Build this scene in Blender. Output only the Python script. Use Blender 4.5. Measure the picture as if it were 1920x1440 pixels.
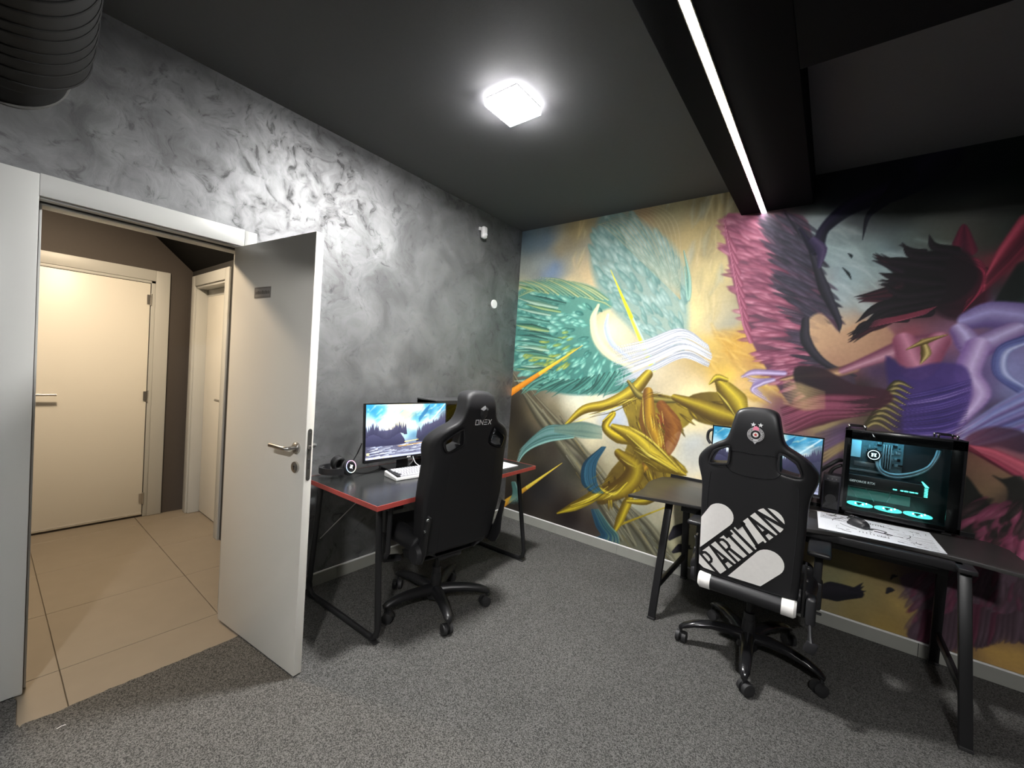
import bpy, bmesh, math, random
import numpy as np
from mathutils import Vector, Matrix
random.seed(7)
PI = math.pi
S = bpy.context.scene
COL = S.collection
for o in list(bpy.data.objects): bpy.data.objects.remove(o)

# ------------------------------------------------------------------ camera, world, exposure
cd = bpy.data.cameras.new('camera'); cam = bpy.data.objects.new('camera', cd); COL.objects.link(cam)
CX = Vector((0.78868125, 0.6111871, 0.06657495))      # right
CY = Vector((-0.06997798, -0.01834168, 0.9973799))    # up
CZ = Vector((0.61080682, -0.7912736, 0.0283039))      # back
m = Matrix((CX, CY, CZ)).transposed().to_4x4(); m.translation = Vector((2.5292, -3.2808, 1.45))
cam.matrix_world = m
cd.sensor_width = 36.0; cd.lens = 777.0 / 1920.0 * 36.0; cd.clip_start = 0.05
S.camera = cam
wd = bpy.data.worlds.new('world'); S.world = wd; wd.use_nodes = True
wd.node_tree.nodes['Background'].inputs[0].default_value = (0.55, 0.6, 0.7, 1)
wd.node_tree.nodes['Background'].inputs[1].default_value = 0.02
S.view_settings.view_transform = 'Standard'; S.view_settings.look = 'None'
S.view_settings.gamma = 1.0; S.view_settings.use_curve_mapping = False
S.view_settings.exposure = 0.35
PANEL_W = 700.0      # ceiling panel emission
STRIP_W = 25.0       # led strip emission
CORR_W = 200.0        # corridor lamp emission

# ------------------------------------------------------------------ helpers
def lin(h):
    if isinstance(h, str):
        h = h.lstrip('#'); h = [int(h[i:i+2], 16) / 255 for i in (0, 2, 4)]
    return tuple(c / 12.92 if c <= .04045 else ((c + .055) / 1.055) ** 2.4 for c in h)

def mat(name, color, rough=.5, metal=0., emit=None, es=0., spec=.5, bump=None, coat=0., sheen=0., var=None, mscale=60):
    """procedural principled material: colour + noise variation + bump"""
    M_ = bpy.data.materials.new(name); M_.use_nodes = True
    nt = M_.node_tree; b = nt.nodes['Principled BSDF']
    c = lin(color) if isinstance(color, str) else color
    b.inputs['Base Color'].default_value = (*c, 1)
    b.inputs['Roughness'].default_value = rough; b.inputs['Metallic'].default_value = metal
    b.inputs['Specular IOR Level'].default_value = spec
    b.inputs['Coat Weight'].default_value = coat
    b.inputs['Sheen Weight'].default_value = sheen
    if emit:
        e = lin(emit) if isinstance(emit, str) else emit
        b.inputs['Emission Color'].default_value = (*e, 1); b.inputs['Emission Strength'].default_value = es
    tc = nt.nodes.new('ShaderNodeTexCoord')
    nz = nt.nodes.new('ShaderNodeTexNoise'); nz.inputs['Scale'].default_value = mscale; nz.inputs['Detail'].default_value = 4
    nt.links.new(tc.outputs['Object'], nz.inputs['Vector'])
    v = .06 if var is None else var
    mx = nt.nodes.new('ShaderNodeMix'); mx.data_type = 'RGBA'
    mx.inputs[6].default_value = (*[x * (1 - v) for x in c], 1); mx.inputs[7].default_value = (*[min(1, x * (1 + v)) for x in c], 1)
    nt.links.new(nz.outputs['Fac'], mx.inputs[0]); nt.links.new(mx.outputs[2], b.inputs['Base Color'])
    if bump:
        n2 = nt.nodes.new('ShaderNodeTexNoise'); n2.inputs['Scale'].default_value = bump[0]; n2.inputs['Detail'].default_value = 3
        nt.links.new(tc.outputs['Object'], n2.inputs['Vector'])
        bp = nt.nodes.new('ShaderNodeBump'); bp.inputs['Strength'].default_value = bump[1]; bp.inputs['Distance'].default_value = bump[2]
        nt.links.new(n2.outputs['Fac'], bp.inputs['Height']); nt.links.new(bp.outputs[0], b.inputs['Normal'])
    return M_

def tag(o, label=None, cat=None, group=None, kind=None):
    if label: o['label'] = label
    if cat: o['category'] = cat
    if group: o['group'] = group
    if kind: o['kind'] = kind
    return o

def empty(name, loc=(0, 0, 0), rz=0, **k):
    o = bpy.data.objects.new(name, None); COL.objects.link(o); o.location = loc; o.rotation_euler = (0, 0, rz)
    o.empty_display_size = .05
    return tag(o, **k)

def link(name, me, m_, parent=None, loc=None, rot=None, **k):
    o = bpy.data.objects.new(name, me); COL.objects.link(o)
    if m_ is not None:
        me.materials.clear()
        for q in (m_ if isinstance(m_, (list, tuple)) else [m_]): me.materials.append(q)
    if parent: o.parent = parent
    if loc is not None: o.location = loc
    if rot is not None: o.rotation_euler = rot
    return tag(o, **k)

class MB:
    """collects shapes into one mesh"""
    def __init__(s): s.b = bmesh.new()
    def _x(s, verts, M4):
        bmesh.ops.transform(s.b, matrix=M4, verts=verts)
    def box(s, c, d, rot=None, bev=0., seg=2, mi=0):
        r = bmesh.ops.create_cube(s.b, size=1.0); vs = r['verts']
        s._x(vs, Matrix.Diagonal((*d, 1)))
        fs = {f for v in vs for f in v.link_faces}
        for f in fs: f.material_index = mi
        if bev > 0:
            es = list({e for v in vs for e in v.link_edges})
            r2 = bmesh.ops.bevel(s.b, geom=es, offset=min(bev, min(d) * .49), segments=seg, profile=.5, affect='EDGES')
            vs = list({v for f in r2['faces'] for v in f.verts} | {v for v in vs if v.is_valid})
            for f in {f for v in vs for f in v.link_faces}: f.material_index = mi
        R_ = (rot.to_matrix().to_4x4() if hasattr(rot, 'to_matrix') else rot) if rot is not None else Matrix()
        s._x(vs, Matrix.Translation(c) @ R_)
        return s
    def b2(s, lo, hi, bev=0., seg=2, mi=0):
        lo = Vector(lo); hi = Vector(hi)
        return s.box((lo + hi) / 2, tuple(abs(a) for a in (hi - lo)), bev=bev, seg=seg, mi=mi)
    def cyl(s, p0, p1, r0, r1=None, n=24, mi=0, cap=True):
        p0 = Vector(p0); p1 = Vector(p1); r1 = r0 if r1 is None else r1; d = p1 - p0
        r = bmesh.ops.create_cone(s.b, cap_ends=cap, segments=n, radius1=r0, radius2=r1, depth=d.length)
        for f in {f for v in r['verts'] for f in v.link_faces}: f.material_index = mi
        s._x(r['verts'], Matrix.Translation((p0 + p1) / 2) @ d.to_track_quat('Z', 'Y').to_matrix().to_4x4())
        return s
    def sph(s, c, r, u=20, v=12, mi=0):
        q = bmesh.ops.create_uvsphere(s.b, u_segments=u, v_segments=v, radius=1)
        rr = (r, r, r) if isinstance(r, (int, float)) else r
        for f in {f for v_ in q['verts'] for f in v_.link_faces}: f.material_index = mi
        s._x(q['verts'], Matrix.Translation(c) @ Matrix.Diagonal((*rr, 1)))
        return s
    def tube(s, pts, r, n=10, closed=False, sx=1., mi=0, smooth=0, up=None):
        """sweep an ellipse (r, r*sx) along pts; r may be a list"""
        P_ = [Vector(p) for p in pts]
        if smooth: P_ = catmull(P_, smooth, closed)
        N = len(P_); rs = r if isinstance(r, (list, tuple)) else [r] * N
        if len(rs) != N:
            rs = [rs[min(len(rs) - 1, int(i * (len(rs) - 1) / (N - 1)))] + (rs[min(len(rs) - 1, int(i * (len(rs) - 1) / (N - 1)) + 1)] - rs[min(len(rs) - 1, int(i * (len(rs) - 1) / (N - 1)))]) * ((i * (len(rs) - 1) / (N - 1)) % 1) for i in range(N)]
        rings = []; nrm = None
        for i in range(N):
            a = P_[i - 1] if (i > 0 or closed) else P_[0]; b_ = P_[(i + 1) % N] if (i < N - 1 or closed) else P_[-1]
            t = (b_ - a).normalized()
            if nrm is None:
                ref = Vector(up) if up else (Vector((0, 0, 1)) if abs(t.z) < .9 else Vector((1, 0, 0)))
                nrm = (ref - t * ref.dot(t)).normalized()
            else:
                q = nrm - t * nrm.dot(t); nrm = q.normalized() if q.length > 1e-6 else nrm
            bn = t.cross(nrm)
            rings.append([s.b.verts.new(P_[i] + nrm * math.cos(2 * PI * k / n) * rs[i] + bn * math.sin(2 * PI * k / n) * rs[i] * sx) for k in range(n)])
        for i in range(N - (0 if closed else 1)):
            A_, B_ = rings[i], rings[(i + 1) % N]
            for k in range(n):
                f = s.b.faces.new((A_[k], A_[(k + 1) % n], B_[(k + 1) % n], B_[k])); f.material_index = mi; f.smooth = True
        if not closed:
            s.b.faces.new(rings[0][::-1]).material_index = mi; s.b.faces.new(rings[-1]).material_index = mi
        return s
    def prism(s, poly, z0, z1, M4=None, bev=0., mi=0):
        vs = [s.b.verts.new((p[0], p[1], z0)) for p in poly]; f = s.b.faces.new(vs); f.material_index = mi
        r = bmesh.ops.extrude_face_region(s.b, geom=[f]); nv = [g for g in r['geom'] if isinstance(g, bmesh.types.BMVert)]
        for v in nv: v.co.z = z1
        allv = vs + nv
        if bev > 0:
            es = [e for v in allv for e in v.link_edges]; es = list({e for e in es if all(abs(q.co.z - e.verts[0].co.z) < 1e-6 for q in e.verts)})
            r2 = bmesh.ops.bevel(s.b, geom=es, offset=bev, segments=2, profile=.5, affect='EDGES')
            allv = list({v for f_ in r2['faces'] for v in f_.verts} | {v for v in allv if v.is_valid})
        for f_ in {f_ for v in allv for f_ in v.link_faces}: f_.material_index = mi
        if M4 is not None: s._x(allv, M4)
        return s
    def loft(s, rings, cap=True, mi=0):
        R_ = [[s.b.verts.new(p) for p in r] for r in rings]; n = len(R_[0])
        for a, b_ in zip(R_, R_[1:]):
            for k in range(n): s.b.faces.new((a[k], a[(k + 1) % n], b_[(k + 1) % n], b_[k])).material_index = mi
        if cap: s.b.faces.new(R_[0][::-1]); s.b.faces.new(R_[-1])
        return s
    def mesh(s, name, smooth=True, angle=35):
        bmesh.ops.recalc_face_normals(s.b, faces=s.b.faces[:])
        me = bpy.data.meshes.new(name); s.b.to_mesh(me); s.b.free()
        if smooth:
            me.polygons.foreach_set('use_smooth', [True] * len(me.polygons))
            me.set_sharp_from_angle(angle=math.radians(angle))
        return me
    def build(s, name, m_, parent=None, loc=None, rot=None, smooth=True, angle=35, **k):
        return link(name, s.mesh(name, smooth, angle), m_, parent, loc, rot, **k)

def offset_loop(L, d):
    """move a closed 2D loop inwards by d (outwards when negative)"""
    n = len(L); A = sum(L[i][0] * L[(i + 1) % n][1] - L[(i + 1) % n][0] * L[i][1] for i in range(n)); s = 1 if A > 0 else -1; out = []
    for i in range(n):
        a, b = L[i - 1], L[(i + 1) % n]; t = Vector((b[0] - a[0], b[1] - a[1])).normalized(); out.append((L[i][0] - t.y * d * s, L[i][1] + t.x * d * s))
    return out

def catmull(P_, k=6, closed=False):
    P_ = [Vector(p) for p in P_]; out = []; N = len(P_)
    for i in range(N if closed else N - 1):
        p0 = P_[i - 1] if (i > 0 or closed) else P_[0] * 2 - P_[1]
        p1 = P_[i]; p2 = P_[(i + 1) % N]; p3 = P_[(i + 2) % N] if (i + 2 < N or closed) else P_[-1] * 2 - P_[-2]
        for j in range(k):
            t = j / k
            out.append(.5 * ((2 * p1) + (p2 - p0) * t + (2 * p0 - 5 * p1 + 4 * p2 - p3) * t * t + (3 * p1 - p0 - 3 * p2 + p3) * t ** 3))
    if not closed: out.append(P_[-1])
    return out

def evaluated(o):
    dg = bpy.context.evaluated_depsgraph_get(); dg.update()
    me = bpy.data.meshes.new_from_object(o.evaluated_get(dg)); return me

def remesh(me, voxel, smooth=4, fac=.5):
    o = bpy.data.objects.new('tmp', me); COL.objects.link(o)
    r = o.modifiers.new('r', 'REMESH'); r.mode = 'VOXEL'; r.voxel_size = voxel
    if smooth:
        q = o.modifiers.new('s', 'SMOOTH'); q.iterations = smooth; q.factor = fac
    out = evaluated(o); bpy.data.objects.remove(o)
    out.polygons.foreach_set('use_smooth', [True] * len(out.polygons))
    return out

def warp(me, fn):
    for v in me.vertices: v.co = fn(v.co)
    me.update(); return me

def flat_curve(loops, extrude, bevel, res=3):
    cu = bpy.data.curves.new('c', 'CURVE'); cu.dimensions = '2D'; cu.fill_mode = 'BOTH'
    cu.extrude = extrude; cu.bevel_depth = bevel; cu.bevel_resolution = res
    for L in loops:
        sp = cu.splines.new('POLY'); sp.points.add(len(L) - 1)
        for p, q in zip(sp.points, L): p.co = (q[0], q[1], 0, 1)
        sp.use_cyclic_u = True
    o = bpy.data.objects.new('tmp', cu); COL.objects.link(o); me = evaluated(o); bpy.data.objects.remove(o)
    return me

def text_mesh(txt, size, extrude=0., bold=0., sx=1.):
    cu = bpy.data.curves.new('t', 'FONT'); cu.body = txt; cu.size = size; cu.align_x = 'CENTER'; cu.align_y = 'CENTER'
    cu.extrude = extrude; cu.offset = bold; cu.resolution_u = 3
    o = bpy.data.objects.new('tmp', cu); COL.objects.link(o); me = evaluated(o); bpy.data.objects.remove(o)
    if sx != 1: warp(me, lambda c: Vector((c.x * sx, c.y, c.z)))
    return me

def ring2(pts2, z):  # helper for lofts
    return [(p[0], p[1], z) for p in pts2]

def color_grid(name, w, h, cols, place, m_, parent=None, **k):
    """a fine painted surface: cols is (ny, nx, 3) linear, one colour per vertex; place(u, v) -> point"""
    ny, nx, _ = cols.shape
    us, vs = np.meshgrid(np.linspace(0, 1, nx), np.linspace(0, 1, ny))
    co = place(us.ravel() * w, vs.ravel() * h)
    idx = np.arange(nx * ny).reshape(ny, nx)
    q = np.stack([idx[:-1, :-1], idx[:-1, 1:], idx[1:, 1:], idx[1:, :-1]], -1).reshape(-1, 4)
    me = bpy.data.meshes.new(name)
    me.vertices.add(nx * ny); me.vertices.foreach_set('co', co.astype(np.float32).ravel())
    me.loops.add(q.size); me.loops.foreach_set('vertex_index', q.ravel().astype(np.int32))
    me.polygons.add(len(q)); me.polygons.foreach_set('loop_start', np.arange(0, q.size, 4, dtype=np.int32))
    me.update(calc_edges=True)
    at = me.color_attributes.new('paint', 'FLOAT_COLOR', 'POINT')
    rgba = np.ones((nx * ny, 4), np.float32); rgba[:, :3] = cols.reshape(-1, 3)
    at.data.foreach_set('color', rgba.ravel())
    return link(name, me, m_, parent, **k)

def paint_mat(name, rough, es=0., spec=.4):
    M_ = bpy.data.materials.new(name); M_.use_nodes = True; nt = M_.node_tree; b = nt.nodes['Principled BSDF']
    a = nt.nodes.new('ShaderNodeAttribute'); a.attribute_name = 'paint'
    b.inputs['Roughness'].default_value = rough; b.inputs['Specular IOR Level'].default_value = spec
    if es:
        b.inputs['Base Color'].default_value = (.01, .01, .01, 1)
        nt.links.new(a.outputs['Color'], b.inputs['Emission Color']); b.inputs['Emission Strength'].default_value = es
    else:
        tc = nt.nodes.new('ShaderNodeTexCoord'); nz = nt.nodes.new('ShaderNodeTexNoise')
        nz.inputs['Scale'].default_value = 45; nz.inputs['Detail'].default_value = 5
        nt.links.new(tc.outputs['Object'], nz.inputs['Vector'])
        mr = nt.nodes.new('ShaderNodeMapRange'); mr.inputs[3].default_value = .86; mr.inputs[4].default_value = 1.14
        nt.links.new(nz.outputs['Fac'], mr.inputs[0])
        vm = nt.nodes.new('ShaderNodeVectorMath'); vm.operation = 'MULTIPLY'
        nt.links.new(a.outputs['Color'], vm.inputs[0]); nt.links.new(mr.outputs[0], vm.inputs[1])
        nt.links.new(vm.outputs[0], b.inputs['Base Color'])
    return M_

# ------------------------------------------------------------------ painter (wall metres)
class Canvas:
    def __init__(s, w, h, x0, y0, step):
        s.x0, s.y0, s.step = x0, y0, step
        s.nx = int(round(w / step)) + 1; s.ny = int(round(h / step)) + 1
        s.X, s.Y = np.meshgrid(x0 + np.arange(s.nx) * step, y0 + np.arange(s.ny) * step)
        s.I = np.zeros((s.ny, s.nx, 3)); s.rng = np.random.RandomState(5)
    def noise(s, scale, seed=0, oct=3):
        out = np.zeros((s.ny, s.nx)); amp = 1.; tot = 0
        for o in range(oct):
            sc = scale / 2 ** o; g = np.random.RandomState(seed + o * 17).rand(int(s.ny * s.step / sc) + 3, int(s.nx * s.step / sc) + 3)
            fx = (s.X - s.x0) / sc; fy = (s.Y - s.y0) / sc; ix = fx.astype(int); iy = fy.astype(int)
            tx = fx - ix; ty = fy - iy; tx = tx * tx * (3 - 2 * tx); ty = ty * ty * (3 - 2 * ty)
            v = (g[iy, ix] * (1 - tx) + g[iy, ix + 1] * tx) * (1 - ty) + (g[iy + 1, ix] * (1 - tx) + g[iy + 1, ix + 1] * tx) * ty
            out += (v - .5) * amp; tot += amp; amp *= .5
        return out / tot * 2
    def base(s, anchors, warp_amp, warp_scale, p=3.):
        X = s.X + s.noise(warp_scale, 1) * warp_amp; Y = s.Y + s.noise(warp_scale, 9) * warp_amp
        acc = np.zeros_like(s.I); W = np.zeros_like(X)
        for (x, y), c in anchors:
            w = 1 / (((X - x) ** 2 + (Y - y) ** 2) + .004) ** (p / 2); W += w; acc += w[..., None] * np.array(hexc(c))
        s.I = acc / W[..., None]
    def _bb(s, xs, ys, pad):
        i0 = max(0, int((min(xs) - pad - s.x0) / s.step)); i1 = min(s.nx, int((max(xs) + pad - s.x0) / s.step) + 2)
        j0 = max(0, int((min(ys) - pad - s.y0) / s.step)); j1 = min(s.ny, int((max(ys) + pad - s.y0) / s.step) + 2)
        return (slice(j0, j1), slice(i0, i1)) if i1 > i0 and j1 > j0 else None
    def _mix(s, bb, m, c):
        s.I[bb] = s.I[bb] * (1 - m[..., None]) + c * m[..., None]
    def stroke(s, pts, w, dark, light, soft=.006, side=.35, alpha=1., k=6, pw=1.):
        P = np.array([tuple(p)[:2] for p in catmull([Vector((*p, 0)) for p in pts], k)]) if len(pts) > 2 else np.array(pts, float)
        n = len(P); ww = np.interp(np.linspace(0, 1, n), np.linspace(0, 1, len(w)), w)
        bb = s._bb(P[:, 0], P[:, 1], max(w) + soft)
        if bb is None: return
        X, Y = s.X[bb], s.Y[bb]; best = np.full(X.shape, 9.); sd = np.zeros(X.shape); wl = np.full(X.shape, 1e-3)
        for i in range(n - 1):
            d = P[i + 1] - P[i]; L2 = d @ d + 1e-12
            t = np.clip(((X - P[i, 0]) * d[0] + (Y - P[i, 1]) * d[1]) / L2, 0, 1)
            ex = X - P[i, 0] - t * d[0]; ey = Y - P[i, 1] - t * d[1]; dd = np.hypot(ex, ey); wi = ww[i] + (ww[i + 1] - ww[i]) * t
            r = dd - wi; u = r < best
            best = np.where(u, r, best); sd = np.where(u, (d[0] * ey - d[1] * ex) / math.sqrt(L2), sd); wl = np.where(u, wi, wl)
        m_ = np.clip(-best / soft + .5, 0, 1) * alpha
        q = np.clip(1 - np.abs(sd / (wl + 1e-4) - side), 0, 1) ** pw
        c = np.array(hexc(dark)) * (1 - q[..., None]) + np.array(hexc(light)) * q[..., None]
        s._mix(bb, m_, c)
    def ell(s, x, y, ang, a, b, dark, light, alpha=1., off=.25, pw=1.4, edge=.25):
        bb = s._bb([x], [y], max(a, b) * 1.05)
        if bb is None: return
        dx = s.X[bb] - x; dy = s.Y[bb] - y; c, sn = math.cos(ang), math.sin(ang)
        u = (dx * c + dy * sn) / a; v = (-dx * sn + dy * c) / b
        r = np.sqrt(u * u + v * v); m_ = np.clip((1 - r) / edge, 0, 1) * alpha
        q = np.clip(1 - np.sqrt((u - off) ** 2 + (v - .15) ** 2), 0, 1) ** pw
        s._mix(bb, m_, np.array(hexc(dark)) * (1 - q[..., None]) + np.array(hexc(light)) * q[..., None])
    def poly(s, pts, c0, c1=None, ang=0., soft=.008, alpha=1., tex=0., smooth=4):
        P = [tuple(p)[:2] for p in (catmull([Vector((*p, 0)) for p in pts], smooth, True) if smooth else [Vector((*p, 0)) for p in pts])]
        xs = [p[0] for p in P]; ys = [p[1] for p in P]; bb = s._bb(xs, ys, soft)
        if bb is None: return None
        X, Y = s.X[bb], s.Y[bb]; ins = np.zeros(X.shape, bool); dist = np.full(X.shape, 9.)
        for (ax, ay), (bx, by) in zip(P, P[1:] + P[:1]):
            cr = ((ay > Y) != (by > Y)) & (X < (bx - ax) * (Y - ay) / (by - ay + 1e-12) + ax); ins ^= cr
            dx, dy = bx - ax, by - ay; L2 = dx * dx + dy * dy + 1e-12
            t = np.clip(((X - ax) * dx + (Y - ay) * dy) / L2, 0, 1); dist = np.minimum(dist, np.hypot(X - ax - t * dx, Y - ay - t * dy))
        m_ = np.clip(np.where(ins, dist, -dist) / soft + .5, 0, 1) * alpha
        g = (X * math.cos(ang) + Y * math.sin(ang)); g = (g - g[ins].min()) / (np.ptp(g[ins]) + 1e-9) if ins.any() else g * 0
        g = np.clip(g, 0, 1)
        if tex: g = np.clip(g + s.noise(.12, 31)[bb] * tex, 0, 1)
        c = np.array(hexc(c0)) * (1 - g[..., None]) + np.array(hexc(c1 or c0)) * g[..., None]
        s._mix(bb, m_, c)
        return (bb, ins)
    def plumes(s, pts, pivot, n, a, b, pairs, seed=1, jit=.25, alpha=.9, flip=False, bend=0.):
        """overlapping feather shapes inside a region, fanning out from pivot, outer ones first"""
        R_ = random.Random(seed); P = [tuple(p) for p in pts]
        def inside(x, y):
            c = False
            for (ax, ay), (bx, by) in zip(P, P[1:] + P[:1]):
                if (ay > y) != (by > y) and x < (bx - ax) * (y - ay) / (by - ay + 1e-12) + ax: c = not c
            return c
        xs = [p[0] for p in P]; ys = [p[1] for p in P]; L = []
        while len(L) < n:
            x = R_.uniform(min(xs), max(xs)); y = R_.uniform(min(ys), max(ys))
            if inside(x, y): L.append((math.hypot(x - pivot[0], y - pivot[1]), x, y))
        L.sort(reverse=not flip); far = L[0][0] if not flip else L[-1][0]
        for d, x, y in L:
            an = math.atan2(y - pivot[1], x - pivot[0]) + R_.gauss(0, jit * .4) + bend; k = .45 + .75 * d / far
            dk, lt = R_.choice(pairs)
            s.ell(x, y, an, a * k * R_.uniform(.8, 1.2), b * k * R_.uniform(.8, 1.2), dk, lt, alpha, off=.2)

def hexc(h):
    h = h.lstrip('#'); return [int(h[i:i+2], 16) / 255 for i in (0, 2, 4)]
def to_lin(I):
    I = np.clip(I, 0, 1); return np.where(I <= .04045, I / 12.92, ((I + .055) / 1.055) ** 2.4)
# ------------------------------------------------------------------ materials
M_ceil = mat('charcoal_ceiling_paint', (.105, .106, .110), .75, bump=(220, .15, .002), spec=.3)
M_dark = mat('dark_beam_paint', (.010, .010, .0115), .85, bump=(220, .15, .002), spec=.06)
M_black = mat('black_wall_paint', (.022, .021, .020), .8)
M_white = mat('white_door_lacquer', (.74, .72, .66), .38, bump=(90, .04, .001), var=.02, mscale=3)
M_case = mat('white_casing_laminate', (.47, .475, .455), .42, bump=(90, .05, .001), var=.03, mscale=4)
M_seal = mat('dark_rubber_seal', (.03, .03, .03), .7)
M_steel = mat('brushed_steel', (.55, .53, .50), .28, 1., bump=(400, .05, .0005))
M_chrome = mat('chrome', (.85, .85, .87), .12, 1.)
M_tile = mat('beige_porcelain_tile', (.225, .190, .148), .5, var=.10, mscale=7, bump=(60, .05, .001))
M_grout = mat('grey_grout', (.16, .135, .10), .9, var=.2)
M_skirt = mat('grey_skirting_tile', (.30, .30, .27), .55, var=.08, mscale=9)
M_strip = mat('white_edge_trim', (.80, .80, .80), .35)
M_pmetal = mat('black_powder_coated_steel', (.012, .012, .013), .38, bump=(300, .06, .0005))
M_plastic = mat('black_plastic', (.016, .016, .018), .42)
M_gloss = mat('glossy_black_plastic', (.010, .010, .011), .18)
M_rub = mat('black_caster_rubber', (.02, .02, .021), .55)
M_wp = mat('white_plastic', (.78, .78, .77), .4)
M_wp2 = mat('off_white_key_plastic', (.50, .50, .53), .5)

def stucco():
    """polished metallic grey plaster: cloudy trowel marks, pearly sheen"""
    M_ = bpy.data.materials.new('metallic_grey_stucco'); M_.use_nodes = True; nt = M_.node_tree; b = nt.nodes['Principled BSDF']
    L = nt.links.new; N = nt.nodes.new
    tc = N('ShaderNodeTexCoord')
    wp = N('ShaderNodeTexNoise'); wp.inputs['Scale'].default_value = 3.0; wp.inputs['Detail'].default_value = 3
    L(tc.outputs['Object'], wp.inputs['Vector'])
    vm = N('ShaderNodeVectorMath'); vm.operation = 'MULTIPLY_ADD'; vm.inputs[1].default_value = (.35, .35, .35)
    L(wp.outputs['Color'], vm.inputs[0]); L(tc.outputs['Object'], vm.inputs[2])
    cl = N('ShaderNodeTexNoise'); cl.inputs['Scale'].default_value = 3.6; cl.inputs['Detail'].default_value = 6; cl.inputs['Roughness'].default_value = .62
    cl.inputs['Distortion'].default_value = .5
    L(vm.outputs[0], cl.inputs['Vector'])
    st = N('ShaderNodeTexNoise'); st.inputs['Scale'].default_value = 13.0; st.inputs['Detail'].default_value = 8; st.inputs['Roughness'].default_value = .68; st.inputs['Distortion'].default_value = .7
    L(vm.outputs[0], st.inputs['Vector'])
    r1 = N('ShaderNodeValToRGB'); e = r1.color_ramp.elements
    e[0].position = .34; e[0].color = (.140, .142, .144, 1); e[1].position = .70; e[1].color = (.300, .305, .310, 1)
    L(cl.outputs['Fac'], r1.inputs[0])
    r2 = N('ShaderNodeValToRGB'); e = r2.color_ramp.elements        # small torn dark marks
    e[0].position = .34; e[0].color = (.55, .55, .55, 1); e[1].position = .43; e[1].color = (1, 1, 1, 1)
    L(st.outputs['Fac'], r2.inputs[0])
    mx = N('ShaderNodeMix'); mx.data_type = 'RGBA'; mx.blend_type = 'MULTIPLY'; mx.inputs[0].default_value = .75
    L(r1.outputs[0], mx.inputs[6]); L(r2.outputs[0], mx.inputs[7]); L(mx.outputs[2], b.inputs['Base Color'])
    b.inputs['Metallic'].default_value = .72
    mr = N('ShaderNodeMapRange'); mr.inputs[1].default_value = .36; mr.inputs[2].default_value = .52; mr.inputs[3].default_value = .80; mr.inputs[4].default_value = .55
    L(st.outputs['Fac'], mr.inputs[0]); L(mr.outputs[0], b.inputs['Roughness'])
    bp = N('ShaderNodeBump'); bp.inputs['Strength'].default_value = .26; bp.inputs['Distance'].default_value = .005
    L(st.outputs['Fac'], bp.inputs['Height']); L(bp.outputs[0], b.inputs['Normal'])
    return M_
M_stucco = stucco()

def carpet_mat():
    M_ = bpy.data.materials.new('grey_loop_carpet'); M_.use_nodes = True; nt = M_.node_tree; b = nt.nodes['Principled BSDF']
    L = nt.links.new; N = nt.nodes.new; tc = N('ShaderNodeTexCoord')
    v = N('ShaderNodeTexVoronoi'); v.inputs['Scale'].default_value = 300; v.inputs['Randomness'].default_value = 1
    n = N('ShaderNodeTexNoise'); n.inputs['Scale'].default_value = 190; n.inputs['Detail'].default_value = 3
    n3 = N('ShaderNodeTexNoise'); n3.inputs['Scale'].default_value = 2.5; n3.inputs['Detail'].default_value = 3
    for q in (v, n, n3): L(tc.outputs['Object'], q.inputs['Vector'])
    r = N('ShaderNodeValToRGB'); e = r.color_ramp.elements
    e[0].position = .30; e[0].color = (.036, .0355, .034, 1); e[1].position = .72; e[1].color = (.150, .147, .140, 1)
    sep = N('ShaderNodeSeparateColor'); L(v.outputs['Color'], sep.inputs[0])
    mm = N('ShaderNodeMath'); mm.operation = 'ADD'; m2 = N('ShaderNodeMath'); m2.operation = 'MULTIPLY'; m2.inputs[1].default_value = .5
    L(sep.outputs[0], mm.inputs[0]); L(n.outputs['Fac'], mm.inputs[1]); L(mm.outputs[0], m2.inputs[0]); L(m2.outputs[0], r.inputs[0])
    mr = N('ShaderNodeMapRange'); mr.inputs[3].default_value = .85; mr.inputs[4].default_value = 1.15; L(n3.outputs['Fac'], mr.inputs[0])
    vm = N('ShaderNodeVectorMath'); vm.operation = 'MULTIPLY'; L(r.outputs[0], vm.inputs[0]); L(mr.outputs[0], vm.inputs[1])
    L(vm.outputs[0], b.inputs['Base Color']); b.inputs['Roughness'].default_value = .95; b.inputs['Specular IOR Level'].default_value = .15
    bp = N('ShaderNodeBump'); bp.inputs['Strength'].default_value = .8; bp.inputs['Distance'].default_value = .004
    L(m2.outputs[0], bp.inputs['Height']); L(bp.outputs[0], b.inputs['Normal'])
    return M_
M_carpet = carpet_mat()

# ------------------------------------------------------------------ room shell
H = 2.845; XR = 4.6; YF = -6.2; DY0, DY1 = -3.145, -2.465; DT = 2.015
WT = .13; DJ = DY1 + .047
def wallbox(mb, lo, hi): mb.b2(lo, hi)
mb = MB()
mb.b2((-WT, DY1 + .067, 0), (0, .12, H)); mb.b2((-WT, YF, 0), (0, DY0 - .02, H)); mb.b2((-WT, DY0 - .02, DT + .02), (0, DY1 + .067, H))
wall_left = mb.build('wall_left', M_stucco, kind='structure', smooth=False, label='metallic grey plaster wall with cloudy trowel marks')
MB().b2((0, 0.002, 0), (XR, .12, H)).build('wall_back', M_dark, kind='structure', smooth=False)
MB().b2((XR, YF, 0), (XR + .12, .12, H)).build('wall_right', M_dark, kind='structure', smooth=False)
MB().b2((-WT, YF - .12, 0), (XR + .12, YF, H)).build('wall_front', M_dark, kind='structure', smooth=False)
MB().b2((-WT, YF - .12, H), (XR + .12, .12, H + .1)).build('ceiling', M_ceil, kind='structure', smooth=False, label='flat charcoal painted ceiling')
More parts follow.
